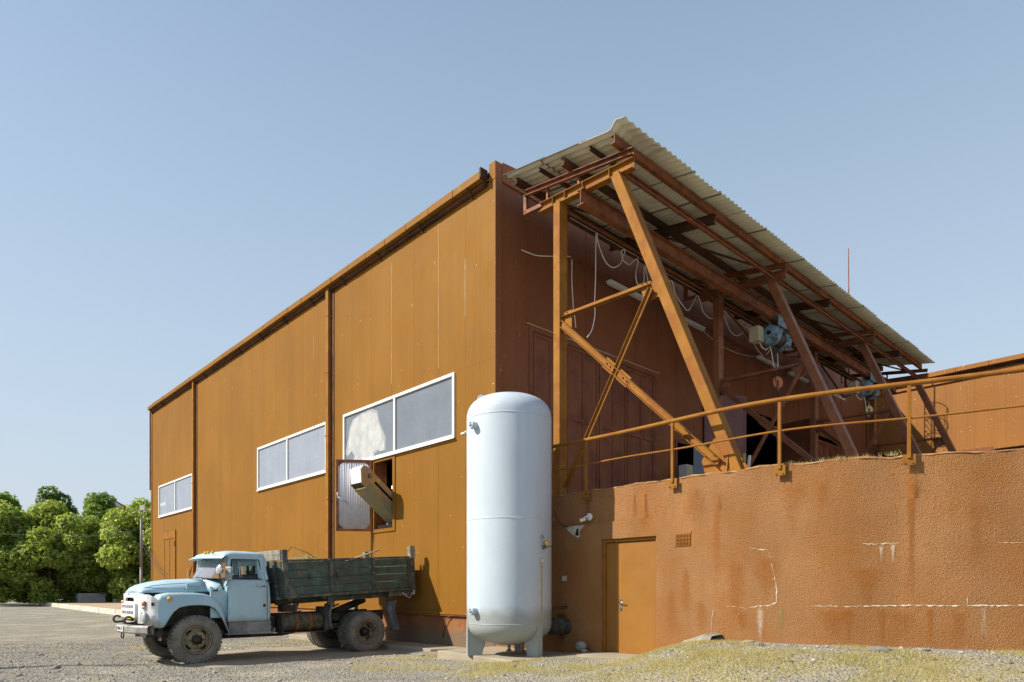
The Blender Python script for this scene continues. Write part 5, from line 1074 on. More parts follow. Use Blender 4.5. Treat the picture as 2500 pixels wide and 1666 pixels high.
b.grid([[(bx(y) + dx, y, z) for dx, z in pr + (pr[0],)] for y in yy], False); bump_ = part(b, 'bumper', M['bumper'], bevel=.006)
b = MB(); b.box(bx(TYC) - .055, bx(TYC) - .046, TYC - .26, TYC + .26, .695, .805); plate = b.build('number_plate', M['white'], bump_)
tc = bpy.data.curves.new('plate_text', 'FONT'); tc.body = 'JT-942-TT'; tc.size = .105; tc.align_x = 'CENTER'; tc.align_y = 'CENTER'; tc.extrude = .002; tc.space_character = 1.02
t_ = bpy.data.objects.new('plate_text', tc); COL.objects.link(t_); me = bpy.data.meshes.new_from_object(t_.evaluated_get(bpy.context.evaluated_depsgraph_get())); bpy.data.objects.remove(t_)
me.materials.clear(); me.materials.append(M['rubber'])
to = bpy.data.objects.new('plate_lettering', me); COL.objects.link(to); to.parent = plate; to.location = Vector((bx(TYC) - .059, TYC, .75)) - ORG[plate.name]; to.rotation_euler = (R(90), 0, R(-90))
for s in (-.45, .45):                                       # tow hooks above the bumper
    b = MB(); X = bx(TYC + s); o = Vector((X - .02, TYC + s, .93)); b.tube([o + Vector((.22, 0, -.04)), o + Vector((.06, 0, -.055))] + [o + Vector((.068 * math.cos(q), 0, .068 * math.sin(q))) for q in np.linspace(4.4, .5, 13)], .022, 8); b.box(X + .1, X + .25, TYC + s - .05, TYC + s + .05, .85, .93); part(b, 'tow_hook', M['chassis'])
b = MB(); b.tube([(bx(TYC), TYC + .06, .66), (bx(TYC) - .01, TYC + .05, .57), (bx(TYC) - .01, TYC - .10, .55), (bx(TYC), TYC - .13, .66)], .013, 6); part(b, 'towing_eye', M['dark_steel'])
# ---- cab
def cabring(z, x0, x1, hw, r=.10, bulge=.05):
    P = []
    def corner(cx, cy, a0):
        for q in np.linspace(a0, a0 + math.pi / 2, 6): P.append((cx + r * math.cos(q), cy + r * math.sin(q), z))
    corner(x1 - r, TYC + hw - r, 0); 
    corner(x0 + r, TYC + hw - r, math.pi / 2); corner(x0 + r, TYC - hw + r, math.pi); corner(x1 - r, TYC - hw + r, 1.5 * math.pi)
    return P
lower = [(.845, -4.97, -4.035, .99), (.86, -4.98, -4.02, 1.03), (.95, -4.985, -4.015, 1.045), (1.3, -4.985, -4.01, 1.05), (1.6, -4.985, -4.03, 1.045), (1.70, -4.985, -4.05, 1.03), (1.76, -4.98, -4.075, 1.005), (1.775, -4.97, -4.08, .97)]
b = MB(); b.grid([cabring(z, x0, x1, hw) for z, x0, x1, hw in lower], True, True); b.add(cabring(.845, -4.97, -4.035, .99), [tuple(range(24))]); b.add(cabring(1.75, -4.95, -4.1, .93), [tuple(range(24))]); cab = part(b, 'cab_body', M['truck_blue'])
roofs = [(2.215, -4.86, -4.155, .93, .10), (2.25, -4.90, -4.12, .965, .13), (2.30, -4.92, -4.10, .975, .16), (2.345, -4.90, -4.12, .94, .2), (2.38, -4.82, -4.2, .82, .2), (2.40, -4.70, -4.32, .60, .15)]
b = MB(); b.grid([cabring(z, x0 - .13 * (1 if z > 2.2 else 0), x1, hw, r) for z, x0, x1, hw, r in roofs], True, True); b.add(cabring(2.40, -4.83, -4.32, .60, .15), [tuple(range(24))]); b.add(cabring(2.215, -4.99, -4.155, .93, .10), [tuple(range(24))]); roof = part(b, 'cab_roof', M['truck_blue'])
b = MB(); rows = []                                         # peak over the windscreen
for u in np.linspace(-1, 1, 21):
    y = TYC + .98 * u; xf = -5.33 + .26 * abs(u) ** 2.4; xr = -4.88; rows.append([(xr, y * 1 if True else y, 2.315 + .03 * (1 - u * u)), (lerp(xr, xf, .6), y, 2.285 + .035 * (1 - u * u)), (xf, y, 2.215 + .02 * (1 - u * u)), (xf + .02, y, 2.195 + .02 * (1 - u * u)), (lerp(xr, xf, .5), y, 2.235), (xr, y, 2.25)])
b.grid(rows); b.build('roof_peak', M['truck_blue'], roof)
for y in (3.86, 3.66, 3.40):
    b = MB(); X = -5.13; b.lathe([(.032, -.03), (.032, 0), (.028, .02), (.016, .034), (0, .038)], (X, y, 2.355), (-.15, 0, 1), 14); b.build('roof_marker', M['yellow_lens'], roof)
b = MB(); b.lathe([(0, .012), (.22, .008), (.24, 0)], (-4.5, TYC - .05, 2.40), (0, 0, 1), 24); b.v = [(TYC and (-4.5 + (x + 4.5) * 1.15), y, z) for x, y, z in b.v]; b.build('roof_hatch', M['yellow_label'], roof)
# pillars
b = MB()
for s in (-1, 1):
    b.bar((-4.965, TYC + s * .975, 1.76), (-4.89, TYC + s * .92, 2.26), .05, .07); b.bar((-4.215, TYC + s * .985, 1.76), (-4.245, TYC + s * .935, 2.25), .07, .15)
    b.box(-4.93, -4.2, TYC + s * .935 - .02, TYC + s * .935 + .02, 2.20, 2.27)
b.box(-4.17, -4.10, TYC - .95, TYC - .50, 1.75, 2.26); b.box(-4.17, -4.10, TYC + .50, TYC + .95, 1.75, 2.26); b.box(-4.17, -4.10, TYC - .5, TYC + .5, 2.1, 2.26); b.box(-4.15, -4.07, TYC - .5, TYC + .5, 1.75, 1.85)
b.build('cab_pillar', M['truck_blue'], cab, bevel=.012)
# doors: skin, window frame, glass
for s in (-1, 1):
    def dpt(x, z): 
        hw = np.interp(z, [.86, .95, 1.3, 1.6, 1.70, 1.76, 2.27], [1.045, 1.056, 1.062, 1.056, 1.042, 1.012, .955]); return (x, TYC + s * hw, z)
    b = MB(); b.grid([[dpt(x, z) for z in (.865, .95, 1.1, 1.3, 1.5, 1.6, 1.68, 1.73, 1.765)] for x in np.linspace(-4.972, -4.13, 5)]); dr_ = part(b, 'cab_door', M['truck_blue'], solid=.01 * (1 if s > 0 else 1), bevel=.004)
    b = MB()
    for p, q, w_ in (((-4.965, 1.765), (-4.90, 2.255), .055), ((-4.13, 1.765), (-4.235, 2.255), .10), ((-4.90, 2.235), (-4.23, 2.235), .06)): b.bar(dpt(*p), dpt(*q), .03, w_, up=(1, 0, 0) if w_ != .06 else (0, 0, 1))
    b.build('window_frame', M['truck_blue'], dr_, bevel=.008)
    b = MB(); ring = [(-4.905, 1.80), (-4.87, 1.78), (-4.24, 1.78), (-4.215, 1.80), (-4.27, 2.19), (-4.30, 2.21), (-4.84, 2.21), (-4.87, 2.18)]
    b.tube([dpt(x, z) for x, z in ring + [ring[0]]], .013, 6); b.build('window_seal', M['rubber'], dr_)
    b = MB(); b.add([tuple(Vector(dpt(x, z)) + Vector((0, -s * .02, 0))) for x, z in ((-4.895, 1.785), (-4.69, 1.785), (-4.71, 2.205), (-4.86, 2.205))], [(0, 1, 2, 3)]); b.build('quarter_light', M['side_glass'], dr_)
    b = MB(); b.tube([dpt(-4.70, 1.79), dpt(-4.725, 2.2)], .009, 6); b.tube([dpt(-4.66, 1.79), dpt(-4.685, 2.2)], .007, 6); b.tube([dpt(-4.87, 1.80), dpt(-4.84, 2.19)], .008, 6); b.build('quarter_light_bar', M['chrome'], dr_)
    b = MB(); b.tube([dpt(-4.37, 1.625), tuple(Vector(dpt(-4.36, 1.635)) + Vector((0, s * .045, 0))), tuple(Vector(dpt(-4.18, 1.625)) + Vector((0, s * .035, 0)))], [.012, .013, .009], 8); b.lathe([(0, .03), (.022, .03), (.024, 0)], dpt(-4.19, 1.625), (0, s, 0), 12); b.build('door_handle', M['chrome'], dr_)
    b = MB(); b.lathe([(.026, 0), (.034, .008), (.026, .012), (0, .006)], dpt(-4.19, 1.20), (0, s, 0), 18); b.build('fuel_lock', M['rubber'], dr_)
    for z in (1.03, 1.56): b = MB(); b.tube([tuple(Vector(dpt(-4.975, z)) + Vector((0, s * .012, 0))), tuple(Vector(dpt(-4.975, z + .10)) + Vector((0, s * .012, 0)))], .012, 6); b.build('hinge', M['truck_blue'], dr_)
    b = MB(); b.tube([tuple(Vector(dpt(-4.984, z)) + Vector((0, s * -.006, 0))) for z in (.87, 1.1, 1.4, 1.6, 1.75)], .007, 4); b.tube([tuple(Vector(dpt(-4.118, z)) + Vector((0, s * -.008, 0))) for z in (.87, 1.1, 1.4, 1.6, 1.75)], .006, 4); b.build('door_gap', M['rubber'], dr_)
# windscreen, curved, with rubber
def wsx(u, t): return lerp(-5.27 + .30 * abs(u) ** 2.6, -5.03 + .16 * abs(u) ** 2.4, t)
def wsp(u, t): return (wsx(u, t), TYC + lerp(.965, .90, t) * u, lerp(1.80 - .015 * abs(u), 2.225, t))
b = MB(); b.grid([[wsp(u, t) for u in np.linspace(-1, 1, 25)] for t in np.linspace(0, 1, 7)]); ws = part(b, 'windscreen', M['windscreen'], fix=False)
b = MB(); lp = [wsp(u, 0) for u in np.linspace(-1, 1, 25)] + [wsp(1, t) for t in (.33, .66)] + [wsp(u, 1) for u in np.linspace(1, -1, 25)] + [wsp(-1, t) for t in (.66, .33)]; b.tube(lp + [lp[0]], .014, 6); b.build('windscreen_seal', M['rubber'], ws)
b = MB(); b.tube([wsp(0, .0), wsp(0, 1)], .010, 6); b.build('centre_bar', M['truck_blue'], ws)
for u0, u1 in ((-.45, .05), (.25, .75)): b = MB(); p = Vector(wsp(u0, 0.0)) + Vector((-.04, 0, 0)); b.tube([p + Vector((-.02, 0, -.03)), p + Vector((-.02, 0, .01)), Vector(wsp(lerp(u0, u1, .5), .04)) + Vector((-.02, 0, 0)), Vector(wsp(u1, .05)) + Vector((-.02, 0, 0))], .008, 6); part(b, 'wiper', M['rubber'])
b = MB(); b.grid([[(-5.27 + .30 * abs(u) ** 2.6 - .0, TYC + .965 * u, 1.80 - .015 * abs(u)) for u in np.linspace(-1, 1, 21)], [(-4.95, TYC + .965 * u, 1.80) for u in np.linspace(-1, 1, 21)]], False); b.build('dashboard', M['seat'], cab)
b = MB(); b.box(-4.55, -4.18, TYC - .85, TYC + .85, 1.25, 1.40); b.box(-4.28, -4.16, TYC - .85, TYC + .85, 1.40, 1.90); b.build('bench_seat', M['seat'], cab, bevel=.03)
b = MB(); ct = Vector((-4.72, TYC + .42, 1.72)); ax = Vector((.5, 0, .85)).normalized(); e1 = Vector((0, 1, 0)); e2 = ax.cross(e1); b.tube([ct + (e1 * math.cos(q) + e2 * math.sin(q)) * .21 for q in np.linspace(0, 2 * math.pi, 25)], .013, 6); b.tube([ct, ct - ax * .5], .02, 6); b.tube([ct - e1 * .2, ct + e1 * .2], .01, 6); b.build('steering_wheel', M['rubber'], cab)
# mirror, spot lamp, far mirror
mp = Vector((-5.02, 2.78, 1.88))
b = MB(); b.obox(mp, Vector((.035, -.09, 0)), Vector((.018, .008, 0)), Vector((0, 0, .15))); mr_ = part(b, 'mirror', M['tank_dark'], bevel=.02)
b = MB(); b.tube([(-5.02, 2.99, 2.2), (-5.03, 2.86, 2.08), (-5.0, 2.82, 1.75), (-5.0, 3.0, 1.62)], .010, 6); b.tube([(-5.22, 2.97, 1.53), (-5.02, 2.84, 1.80)], .008, 6); b.box(-5.27, -5.17, 2.94, 3.0, 1.515, 1.545); b.build('mirror_stay', M['rubber'], mr_)
b = MB(); b.lathe([(0, -.09), (.05, -.085), (.085, -.05), (.098, 0), (.102, .015), (.09, .02)], (-5.19, 2.86, 1.965), (-.92, -.35, .12), 22); sl2 = part(b, 'spot_lamp', M['chrome'])
b = MB(); b.lathe([(.09, .012), (.06, .03), (0, .038)], (-5.19, 2.86, 1.965), (-.92, -.35, .12), 20); b.build('spot_lamp_lens', M['white_lens'], sl2)
b = MB(); b.tube([(-5.17, 2.88, 1.88), (-5.15, 2.90, 1.72), (-5.05, 2.98, 1.55)], .016, 6); b.build('spot_lamp_bracket', M['rubber'], sl2)
b = MB(); b.obox((-5.06, 5.24, 1.91), Vector((.012, .0, 0)), Vector((0, .085, 0)), Vector((0, 0, .14))); mr2 = part(b, 'mirror', M['steel'], bevel=.02)
b = MB(); b.tube([(-5.05, 5.0, 1.75), (-5.05, 5.24, 1.80), (-5.05, 5.0, 2.1)], .01, 6); b.build('mirror_stay', M['rubber'], mr2)
# steps, fuel tank, air tank
for s in (-1, 1):
    b = MB(); b.box(-4.95, -4.03, TYC + s * 1.02 - .02, TYC + s * 1.02 + .02, .61, .85); b.box(-4.98, -3.98, TYC + s * .95 - .13, TYC + s * .95 + .13, .58, .62); b.prism([(-4.08, TYC + s * 1.0, .84), (-3.96, TYC + s * 1.06, .60), (-3.96, TYC + s * .85, .60)], (.012, 0, 0)); part(b, 'step', M['flap'], bevel=.008)
b = MB(); b.lathe([(0, 0), (.17, 0), (.20, .02), (.21, .05), (.21, .93), (.20, .96), (.17, .98), (0, .98)], (-3.72, 3.18, .80), (1, 0, 0), 30); ft = part(b, 'fuel_tank', M['fuel'])
for dx in (.34, .66): b = MB(); b.lathe([(.211, -.028), (.217, -.028), (.217, .028), (.211, .028)], (-3.72 + dx, 3.18, .80), (1, 0, 0), 30); b.build('tank_strap', M['rust_strap'], ft)
b = MB(); b.box(-3.78, -2.6, 3.0, 3.42, .565, .585); b.box(-3.75, -3.72, 3.0, 3.4, .585, 1.0); b.build('tank_shelf', M['chassis'], ft)
b = MB(); b.lathe([(.05, 0), (.05, .05), (0, .055)], (-3.25, 3.2, 1.0), (0, -.3, 1), 12); b.build('filler_cap', M['fuel'], ft)
for s in (-1, 1):
    b = MB(); n = 8; b.grid([[(-2.56 + .05 * math.sin(z * 5) + (.12 if z > 1.0 else 0) * (z - 1.0), TYC + s * (.70 + .40 * i / n), z) for i in range(n + 1)] for z in np.linspace(.62, 1.22, 8)]); part(b, 'mud_flap', M['flap'], solid=.014)
    b = MB(); b.grid([[(-.80 + .05 * math.sin((z - .4) * 7.5) + .03 * math.sin(i * .9 + z * 3), TYC + s * (.70 + .45 * i / n), z) for i in range(n + 1)] for z in np.linspace(.50, 1.28, 12)]); part(b, 'mud_flap', M['flap'], solid=.014)
b = MB(); b.box(-2.72, -2.6, 3.0, 3.45, .6, 1.15); b.tube([(-2.75, 3.05, 1.1), (-2.6, 3.0, .95), (-2.5, 3.05, 1.15), (-2.3, 3.1, 1.2)], .02, 6); b2_ = MB(); b2_.box(-3.95, -3.78, 3.35, 3.6, .6, .95); part(b2_, 'battery_box', M['chassis']); part(b, 'underfloor_gear', M['chassis']); b = MB(); b.tube([(-2.3, TYC - .2, .9), (-1.2, TYC - .2, 1.3)], .09, 12); part(b, 'tipping_ram', M['chassis']); b = MB(); b.box(-3.6, -3.3, 3.3, 3.6, 1.03, 1.2); part(b, 'oil_tank', M['chassis'])
# ---- tipping body, slightly raised at the rear
BA = R(3.4); BL = 3.42
def tb(t, y, u): return Vector((-3.735 + t * math.cos(BA) - u * math.sin(BA), y, 1.385 + t * math.sin(BA) + u * math.cos(BA)))
ex, ez = Vector((math.cos(BA), 0, math.sin(BA))), Vector((-math.sin(BA), 0, math.cos(BA))); ey = Vector((0, 1, 0))
def tbox(b, t0, t1, y0, y1, u0, u1): return b.obox(tb((t0 + t1) / 2, (y0 + y1) / 2, (u0 + u1) / 2), ex * (t1 - t0) / 2, ey * (y1 - y0) / 2, ez * (u1 - u0) / 2)
YN, YF = 2.86, 5.14
b = MB(); tbox(b, .0, BL, YN + .03, YF - .03, .0, .04); part(b, 'body_floor', M['chassis'])
b = MB()
for yy in (TYC - .45, TYC + .45): tbox(b, .05, BL - .05, yy - .05, yy + .05, -.20, -.03)
for t in (.15, 1.0, 1.75, 2.5, 3.3): tbox(b, t - .04, t + .04, YN + .1, YF - .1, -.10, -.0)
tbox(b, 1.2, 2.9, YN + .28, YN + .34, -.19, -.06); tbox(b, 2.75, 3.42, YN + .06, YN + .12, -.17, -.01); tbox(b, 1.08, 1.22, YN + .1, YN + .18, -.26, -.02); part(b, 'body_subframe', M['green_post'])
b = MB(); tbox(b, -.02, BL + .02, YF - .05, YF + .005, -.045, .025); part(b, 'body_sill', M['green_post']); b = MB(); tbox(b, -.02, BL + .02, YN - .005, YN + .05, -.045, .025); part(b, 'body_sill', M['green_post'], bevel=.006)
for side_, yo, yi in ((-1, YN, YN + .05), (1, YF, YF - .05)):
    lo, hi_ = sorted((yo, yi)); k = side_
    b = MB(); tbox(b, .03, BL - .02, lo - .0, hi_ + .0, .78, .835); part(b, 'top_rail', M['green_post'], bevel=.006)
    for t0, t1 in ((1.10, 1.20), (2.24, 2.34), (BL - .12, BL - .025)):
        b = MB(); tbox(b, t0, t1, min(yo, yo + k * .02), max(hi_, lo), .025, .78); part(b, 'side_stake', M['green_post'], bevel=.006)
    for t0, t1 in ((.09, 1.10), (1.20, 2.24), (2.34, BL - .12)):
        for i in range(4):
            u0 = .03 + i * .1875; j = random.uniform(-.004, .004); ya, yb = (lo + .014 + j, hi_ + j) if side_ < 0 else (lo + j, hi_ - .014 + j)
            b = MB(); tbox(b, t0, t1, ya, yb, u0 + .004, u0 + .182); part(b, 'side_plank', M['board'], bevel=.005)
    b = MB(); b.prism([tb(.10, lo - .004, .03), tb(.34, lo - .004, .03), tb(.10, lo - .004, .42)], (0, .016, 0)) if side_ < 0 else b.prism([tb(.10, hi_, .03), tb(.34, hi_, .03), tb(.10, hi_, .42)], (0, .012, 0)); part(b, 'corner_gusset', M['green_post'])
for t, u in ((.57, .44), (1.27, .46)):
    b = MB(); b.tube([tb(t, YN - .015, u + .05), tb(t, YN - .04, u + .04), tb(t, YN - .04, u - .03), tb(t + .015, YN - .02, u - .07)], .013, 6); part(b, 'rope_hook', M['dark_steel'])
for t, u, w_, h_ in ((.37, .50, .03, .045), (2.10, .51, .025, .04), (.41, .20, .018, .02), (1.55, .34, .022, .025)):
    b = MB(); tbox(b, t - w_, t + w_, YN + .008, YN + .014, u - h_, u + h_); part(b, 'rust_patch', M['rust_strap'], bevel=.006)
# headboard, posts, tailboard
for y0, y1 in ((YN - .02, YN + .07), (YF - .07, YF + .02)):
    b = MB(); tbox(b, -.03, .09, y0, y1, -.02, 1.06); part(b, 'front_post', M['green_post'], bevel=.006)
for i, (u0, u1, m) in enumerate(((.0, .20, 'board'), (.205, .40, 'board'), (.405, .60, 'board'), (.605, .80, 'board'), (.83, .94, 'board_grey'), (.945, 1.06, 'board_grey'))):
    b = MB(); tbox(b, -.05, -.01, YN + .07, YF - .07, u0, u1); part(b, 'headboard_plank', M[m], bevel=.006)
for yy in (3.2, 3.6, 4.4, 4.8): b = MB(); tbox(b, -.10, -.05, yy - .05, yy + .05, -.05, .82); part(b, 'headboard_stake', M['green_post'])
b = MB(); tbox(b, -.12, .08, YN + .2, YF - .2, -.06, -.0); part(b, 'front_bearer', M['green_post'])
for y0, y1, tp in ((YN - .03, YN + .08, 1.10), (YF - .08, YF + .03, 1.04)):
    b = MB(); tbox(b, BL - .02, BL + .09, y0, y1, -.10, tp); rp = part(b, 'rear_post', M['green_post'], bevel=.008)
    b = MB(); tbox(b, BL - .04, BL + .11, y0 - .012, y1 + .012, tp - .32, tp - .02); b.build('post_bracket', M['board_grey'], rp, bevel=.006)
    b = MB(); tbox(b, BL - .01, BL + .04, y0 - .01, y1 + .01, -.16, -.04); b.tube([tb(BL - .3, (y0 + y1) / 2, -.1), tb(BL - .1, (y0 + y1) / 2, -.25), tb(BL, (y0 + y1) / 2, -.14)], .018, 6); b.build('tail_latch', M['galv'], rp)
for i in range(4): b = MB(); tbox(b, BL + .02, BL + .055, YN + .08, YF - .08, .01 + i * .2, .20 + i * .2); part(b, 'tailboard_plank', M['board'], bevel=.005)
for yy in (YN + .12, YN + .25, YF - .25): b = MB(); tbox(b, BL + .055, BL + .13, yy - .025, yy + .025, .0, .85); part(b, 'tailboard_stake', M['green_post'])
# load: straw heap, long handle
b = MB(); rr = random.Random(9)
b.grid([[(-2.85 + .42 * u * 1.2, 3.85 + .75 * v, 2.02 + .36 * max(0, 1 - u * u - v * v) ** .6 + rr.uniform(-.02, .02)) for v in np.linspace(-1, 1, 13)] for u in np.linspace(-1, 1, 11)], False)
for _ in range(900):
    u, v = rr.uniform(-1, 1), rr.uniform(-1, 1)
    if u * u + v * v > 1: continue
    p = Vector((-2.85 + .5 * u, 3.85 + .75 * v, 2.03 + .36 * (1 - u * u - v * v) ** .6)); d = Vector((rr.uniform(-1, 1), rr.uniform(-1, 1), rr.uniform(-.15, .6))).normalized() * rr.uniform(.06, .16); n = d.orthogonal().normalized() * .006
    b.add([p - d - n, p - d + n, p + d], [(0, 1, 2)])
b.box(-3.72, -2.4, 3.0, 5.0, 1.45, 2.0)
tag(b.build('straw_heap', M['straw'], None, fix=False), 'heap of yellow straw loaded at the front of the truck body', 'straw', kind='stuff')
b = MB(); b.tube([(-2.35, 4.3, 2.02), (-1.55, 3.72, 2.34), (-1.02, 3.32, 2.575)], [.022, .022, .019], 8); tag(b.build('shovel_handle', M['handle_wood'], None), 'pale wooden handle sticking up out of the truck body', 'handle')
b = MB(); b.tube([(-3.45, 3.7, 2.3), (-3.3, 3.5, 2.56), (-3.0, 3.3, 2.42), (-2.85, 3.2, 2.3)], .010, 5); tag(b.build('dry_stalk', M['bark'], None), 'thin dark stalk arching over the straw heap', 'stalk')

# ------------------------------------------------------------------ far yard: lamp post, wires, sheet stacks, trees
LP = Vector((.83, 32.93, .3))
SLP = thing('street_lamp', 'tall grey lamp post with two lamp heads beyond the far end of the warehouse', 'street lamp', LP)
b = MB(); b.tube([LP, LP + Vector((0, 0, 2.6))], .085, 12); b.tube([LP + Vector((0, 0, 2.6)), LP + Vector((0, 0, 5.55))], .065, 12); b.lathe([(.085, 0), (.095, .02), (.095, .06), (.065, .12)], LP + Vector((0, 0, 2.5)), (0, 0, 1), 12); b.build('pole', M['lamp_grey'], SLP)
lat = LAT
b = MB(); t0 = LP + Vector((0, 0, 5.5)); b.tube([t0, t0 - lat * .35 + Vector((0, 0, .22)), t0 - lat * .95 + Vector((0, 0, .62)), t0 - lat * 1.0 + Vector((0, 0, .65))], .03, 8); b.tube([t0, t0 + lat * .06 + Vector((0, 0, .3)), t0 + lat * .09 + Vector((0, 0, .55))], .028, 8); b.build('lamp_arm', M['lamp_grey'], SLP)
b = MB(); a_ = (-lat * .86 + Vector((0, 0, .50))).normalized(); u_ = (DEP * .75 + Vector((0, 0, .66))); u_ = (u_ - a_ * u_.dot(a_)).normalized(); c_ = t0 - lat * 1.28 + Vector((0, 0, .84)); sd_ = a_.cross(u_).normalized(); b.obox(c_, a_ * .36, sd_ * .17, u_ * .04); lh = b.build('lamp_head', M['rubber'], SLP, bevel=.02)
b = MB(); b.obox(c_ + a_ * .08 - u_ * .042 , a_ * .2, sd_ * .12, u_ * .008); b.build('lamp_glass', M['grey_paint'], lh)
b = MB(); b.obox(c_ - a_ * .24 - u_ * .043, a_ * .08, sd_ * .12, u_ * .008); b.build('driver_cover', M['yellow_label'], lh)
b = MB(); c_ = t0 + lat * .10 + Vector((0, 0, .68)); b.obox(c_, lat * .17, DEP * .07, Vector((0, 0, .15))); fl = b.build('flood_lamp', M['galv'], SLP, bevel=.02)
b = MB(); b.obox(c_ - DEP * .072, lat * .14, DEP * .004, Vector((0, 0, .12))); b.build('flood_glass', M['cam_white'], fl)
for (dz, e), lb in zip(((4.95, (-.01, 24.4, 2.25)), (4.75, (-.01, 24.2, 2.0))), ('upper thin dark wire sagging from the lamp post past the small door', 'lower thin dark wire sagging from the lamp post past the small door')):
    s_ = LP + Vector((0, 0, dz)); q_ = Vector((-.25, 27.9, 4.0 if dz > 4.8 else 3.75)); cable('overhead_wire', [s_, s_.lerp(q_, .5) + Vector((0, 0, -.35)), q_, q_.lerp(Vector(e), .55) + Vector((-.1, 0, -.15)), Vector(e)], M['wire'], .012, lb, 'wire', 'wires from the lamp post')
cable('overhead_wire', [LP + Vector((0, 0, 4.9)), LP - lat * 3 + Vector((0, 2, 4.6)), LP - lat * 9 + Vector((0, 8, 5.2))], M['wire'], .011, 'thin wire running left from the lamp post in front of the trees', 'wire')
UP = Vector((-13.55, 8.15, ground_h(-13.55, 8.15)))
b = MB(); b.tube([UP, UP + Vector((0, 0, 3)), UP + Vector((0, 0, 6.9))], [.15, .13, .10], 10); b.tube([UP + Vector((0, 0, 6.85)), UP + Vector((.3, -.2, 7.0))], .04, 6); tag(b.build('utility_pole', M['galv'], None), 'thin pole standing left of the view whose shadow crosses the gravel', 'pole')
def stack(o, w_, d_, n, th, label, skew=.06):
    t = thing('sheet_stack', label, 'stack', o, 'stacks of grey sheets on the far platform'); rr = random.Random(n)
    b0 = MB(); b0.box(o[0] - w_ / 2, o[0] + w_ / 2, o[1] - d_ / 2, o[1] + d_ / 2, o[2], o[2] + th * .8); p0 = b0.build('slate_sheet', M['slate'], t)
    for i in range(1, n): piece(p0, Vector((rr.uniform(-skew, skew), rr.uniform(-skew, skew), i * th)))
stack((5.2, 69.9, .31), 2.5, 1.4, 11, .085, 'taller stack of grey slate sheets at the foot of the trees')
stack((8.2, 66.5, .31), 3.0, 1.3, 4, .09, 'low stack of grey sheets just left of the truck bonnet')
def tree_proto(name, seed, H, Wd, m, n_leaf, leaf, label, trunk_h=.2, squash=1.0):
    """trunk with limbs and a crown of leaf sprays gathered in uneven clumps"""
    r = np.random.default_rng(seed); t = thing(name, label, 'tree', (0, 0, 0), 'trees beyond the yard')
    b = MB(); b.tube([(0, 0, 0), (.05, .02, H * .2), (-.05, .08, H * .45), (.02, .05, H * .8)], [.22, .17, .11, .03], 8)
    for i in range(7):
        a = r.uniform(0, 6.28); z0 = H * r.uniform(.15, .5); L = Wd * r.uniform(.3, .5); b.tube([(0, 0, z0), (math.cos(a) * L * .5, math.sin(a) * L * .5, z0 + H * .10), (math.cos(a) * L, math.sin(a) * L, z0 + H * .24)], [.09, .06, .02], 6)
    b.build('trunk', M['bark'], t)
    nc = 46; C = []
    while len(C) < nc:
        u = r.uniform(-1, 1, 3)
        if np.linalg.norm(u) > 1 : continue
        zc = trunk_h + (1 - trunk_h) * (u[2] * .5 + .5); prof = math.sin(math.pi * min(1, max(.02, (zc - trunk_h * .4) / (1.02 - trunk_h * .4))) ** .8) ** .55
        C.append((u[0] * Wd * .5 * prof, u[1] * Wd * .5 * prof, zc * H * .97, r.uniform(.10, .19) * Wd * (.65 + .5 * prof)))
    C = np.array(C); wts = C[:, 3] ** 2; k = r.choice(nc, n_leaf, p=wts / wts.sum())
    d = r.normal(size=(n_leaf, 3)); d /= np.linalg.norm(d, axis=1)[:, None]; rad = r.uniform(.45, 1.08, n_leaf) ** .6
    P = C[k, :3] + d * (C[k, 3] * rad)[:, None] * np.array([1, 1, .8 * squash]); P[:, 2] = np.maximum(P[:, 2], .15)
    nrm = d * .7 + r.normal(size=(n_leaf, 3)) * .55 + np.array([0, 0, .35]); nrm /= np.linalg.norm(nrm, axis=1)[:, None]
    a = np.cross(nrm, r.normal(size=(n_leaf, 3))); a /= np.linalg.norm(a, axis=1)[:, None]; c = np.cross(nrm, a); s = leaf * r.uniform(.6, 1.35, n_leaf)[:, None]
    bend = nrm * s * .25
    V4 = np.stack([P - a * s, P - c * s * .55 + bend, P + a * s, P + c * s * .55 + bend], 1).reshape(-1, 3)
    me = bpy.data.meshes.new('crown'); me.vertices.add(len(V4)); me.vertices.foreach_set('co', V4.ravel()); me.loops.add(len(V4)); me.loops.foreach_set('vertex_index', np.arange(len(V4), dtype=np.int32))
    me.polygons.add(n_leaf); me.polygons.foreach_set('loop_start', np.arange(0, len(V4), 4, dtype=np.int32)); me.polygons.foreach_set('loop_total', np.full(n_leaf, 4, dtype=np.int32)); me.update(calc_edges=True); me.validate(); me.materials.append(m)
    o = bpy.data.objects.new('crown', me); COL.objects.link(o); o.parent = t; return t
TP = {'a': tree_proto('leafy_tree', 11, 9.5, 8.5, M['leaf'], 21000, .19, 'x', .0), 'b': tree_proto('leafy_tree', 12, 10.5, 8.0, M['leaf'], 21000, .19, 'x', .0), 'c': tree_proto('leafy_tree', 13, 13, 8.5, M['leaf_mid'], 19000, .21, 'x', .08), 'd': tree_proto('leafy_tree', 14, 13.5, 8.0, M['leaf_dark'], 17000, .21, 'x', .1), 'e': tree_proto('leafy_tree', 15, 5.5, 6.5, M['leaf'], 11000, .16, 'x', .0)}
used = set()
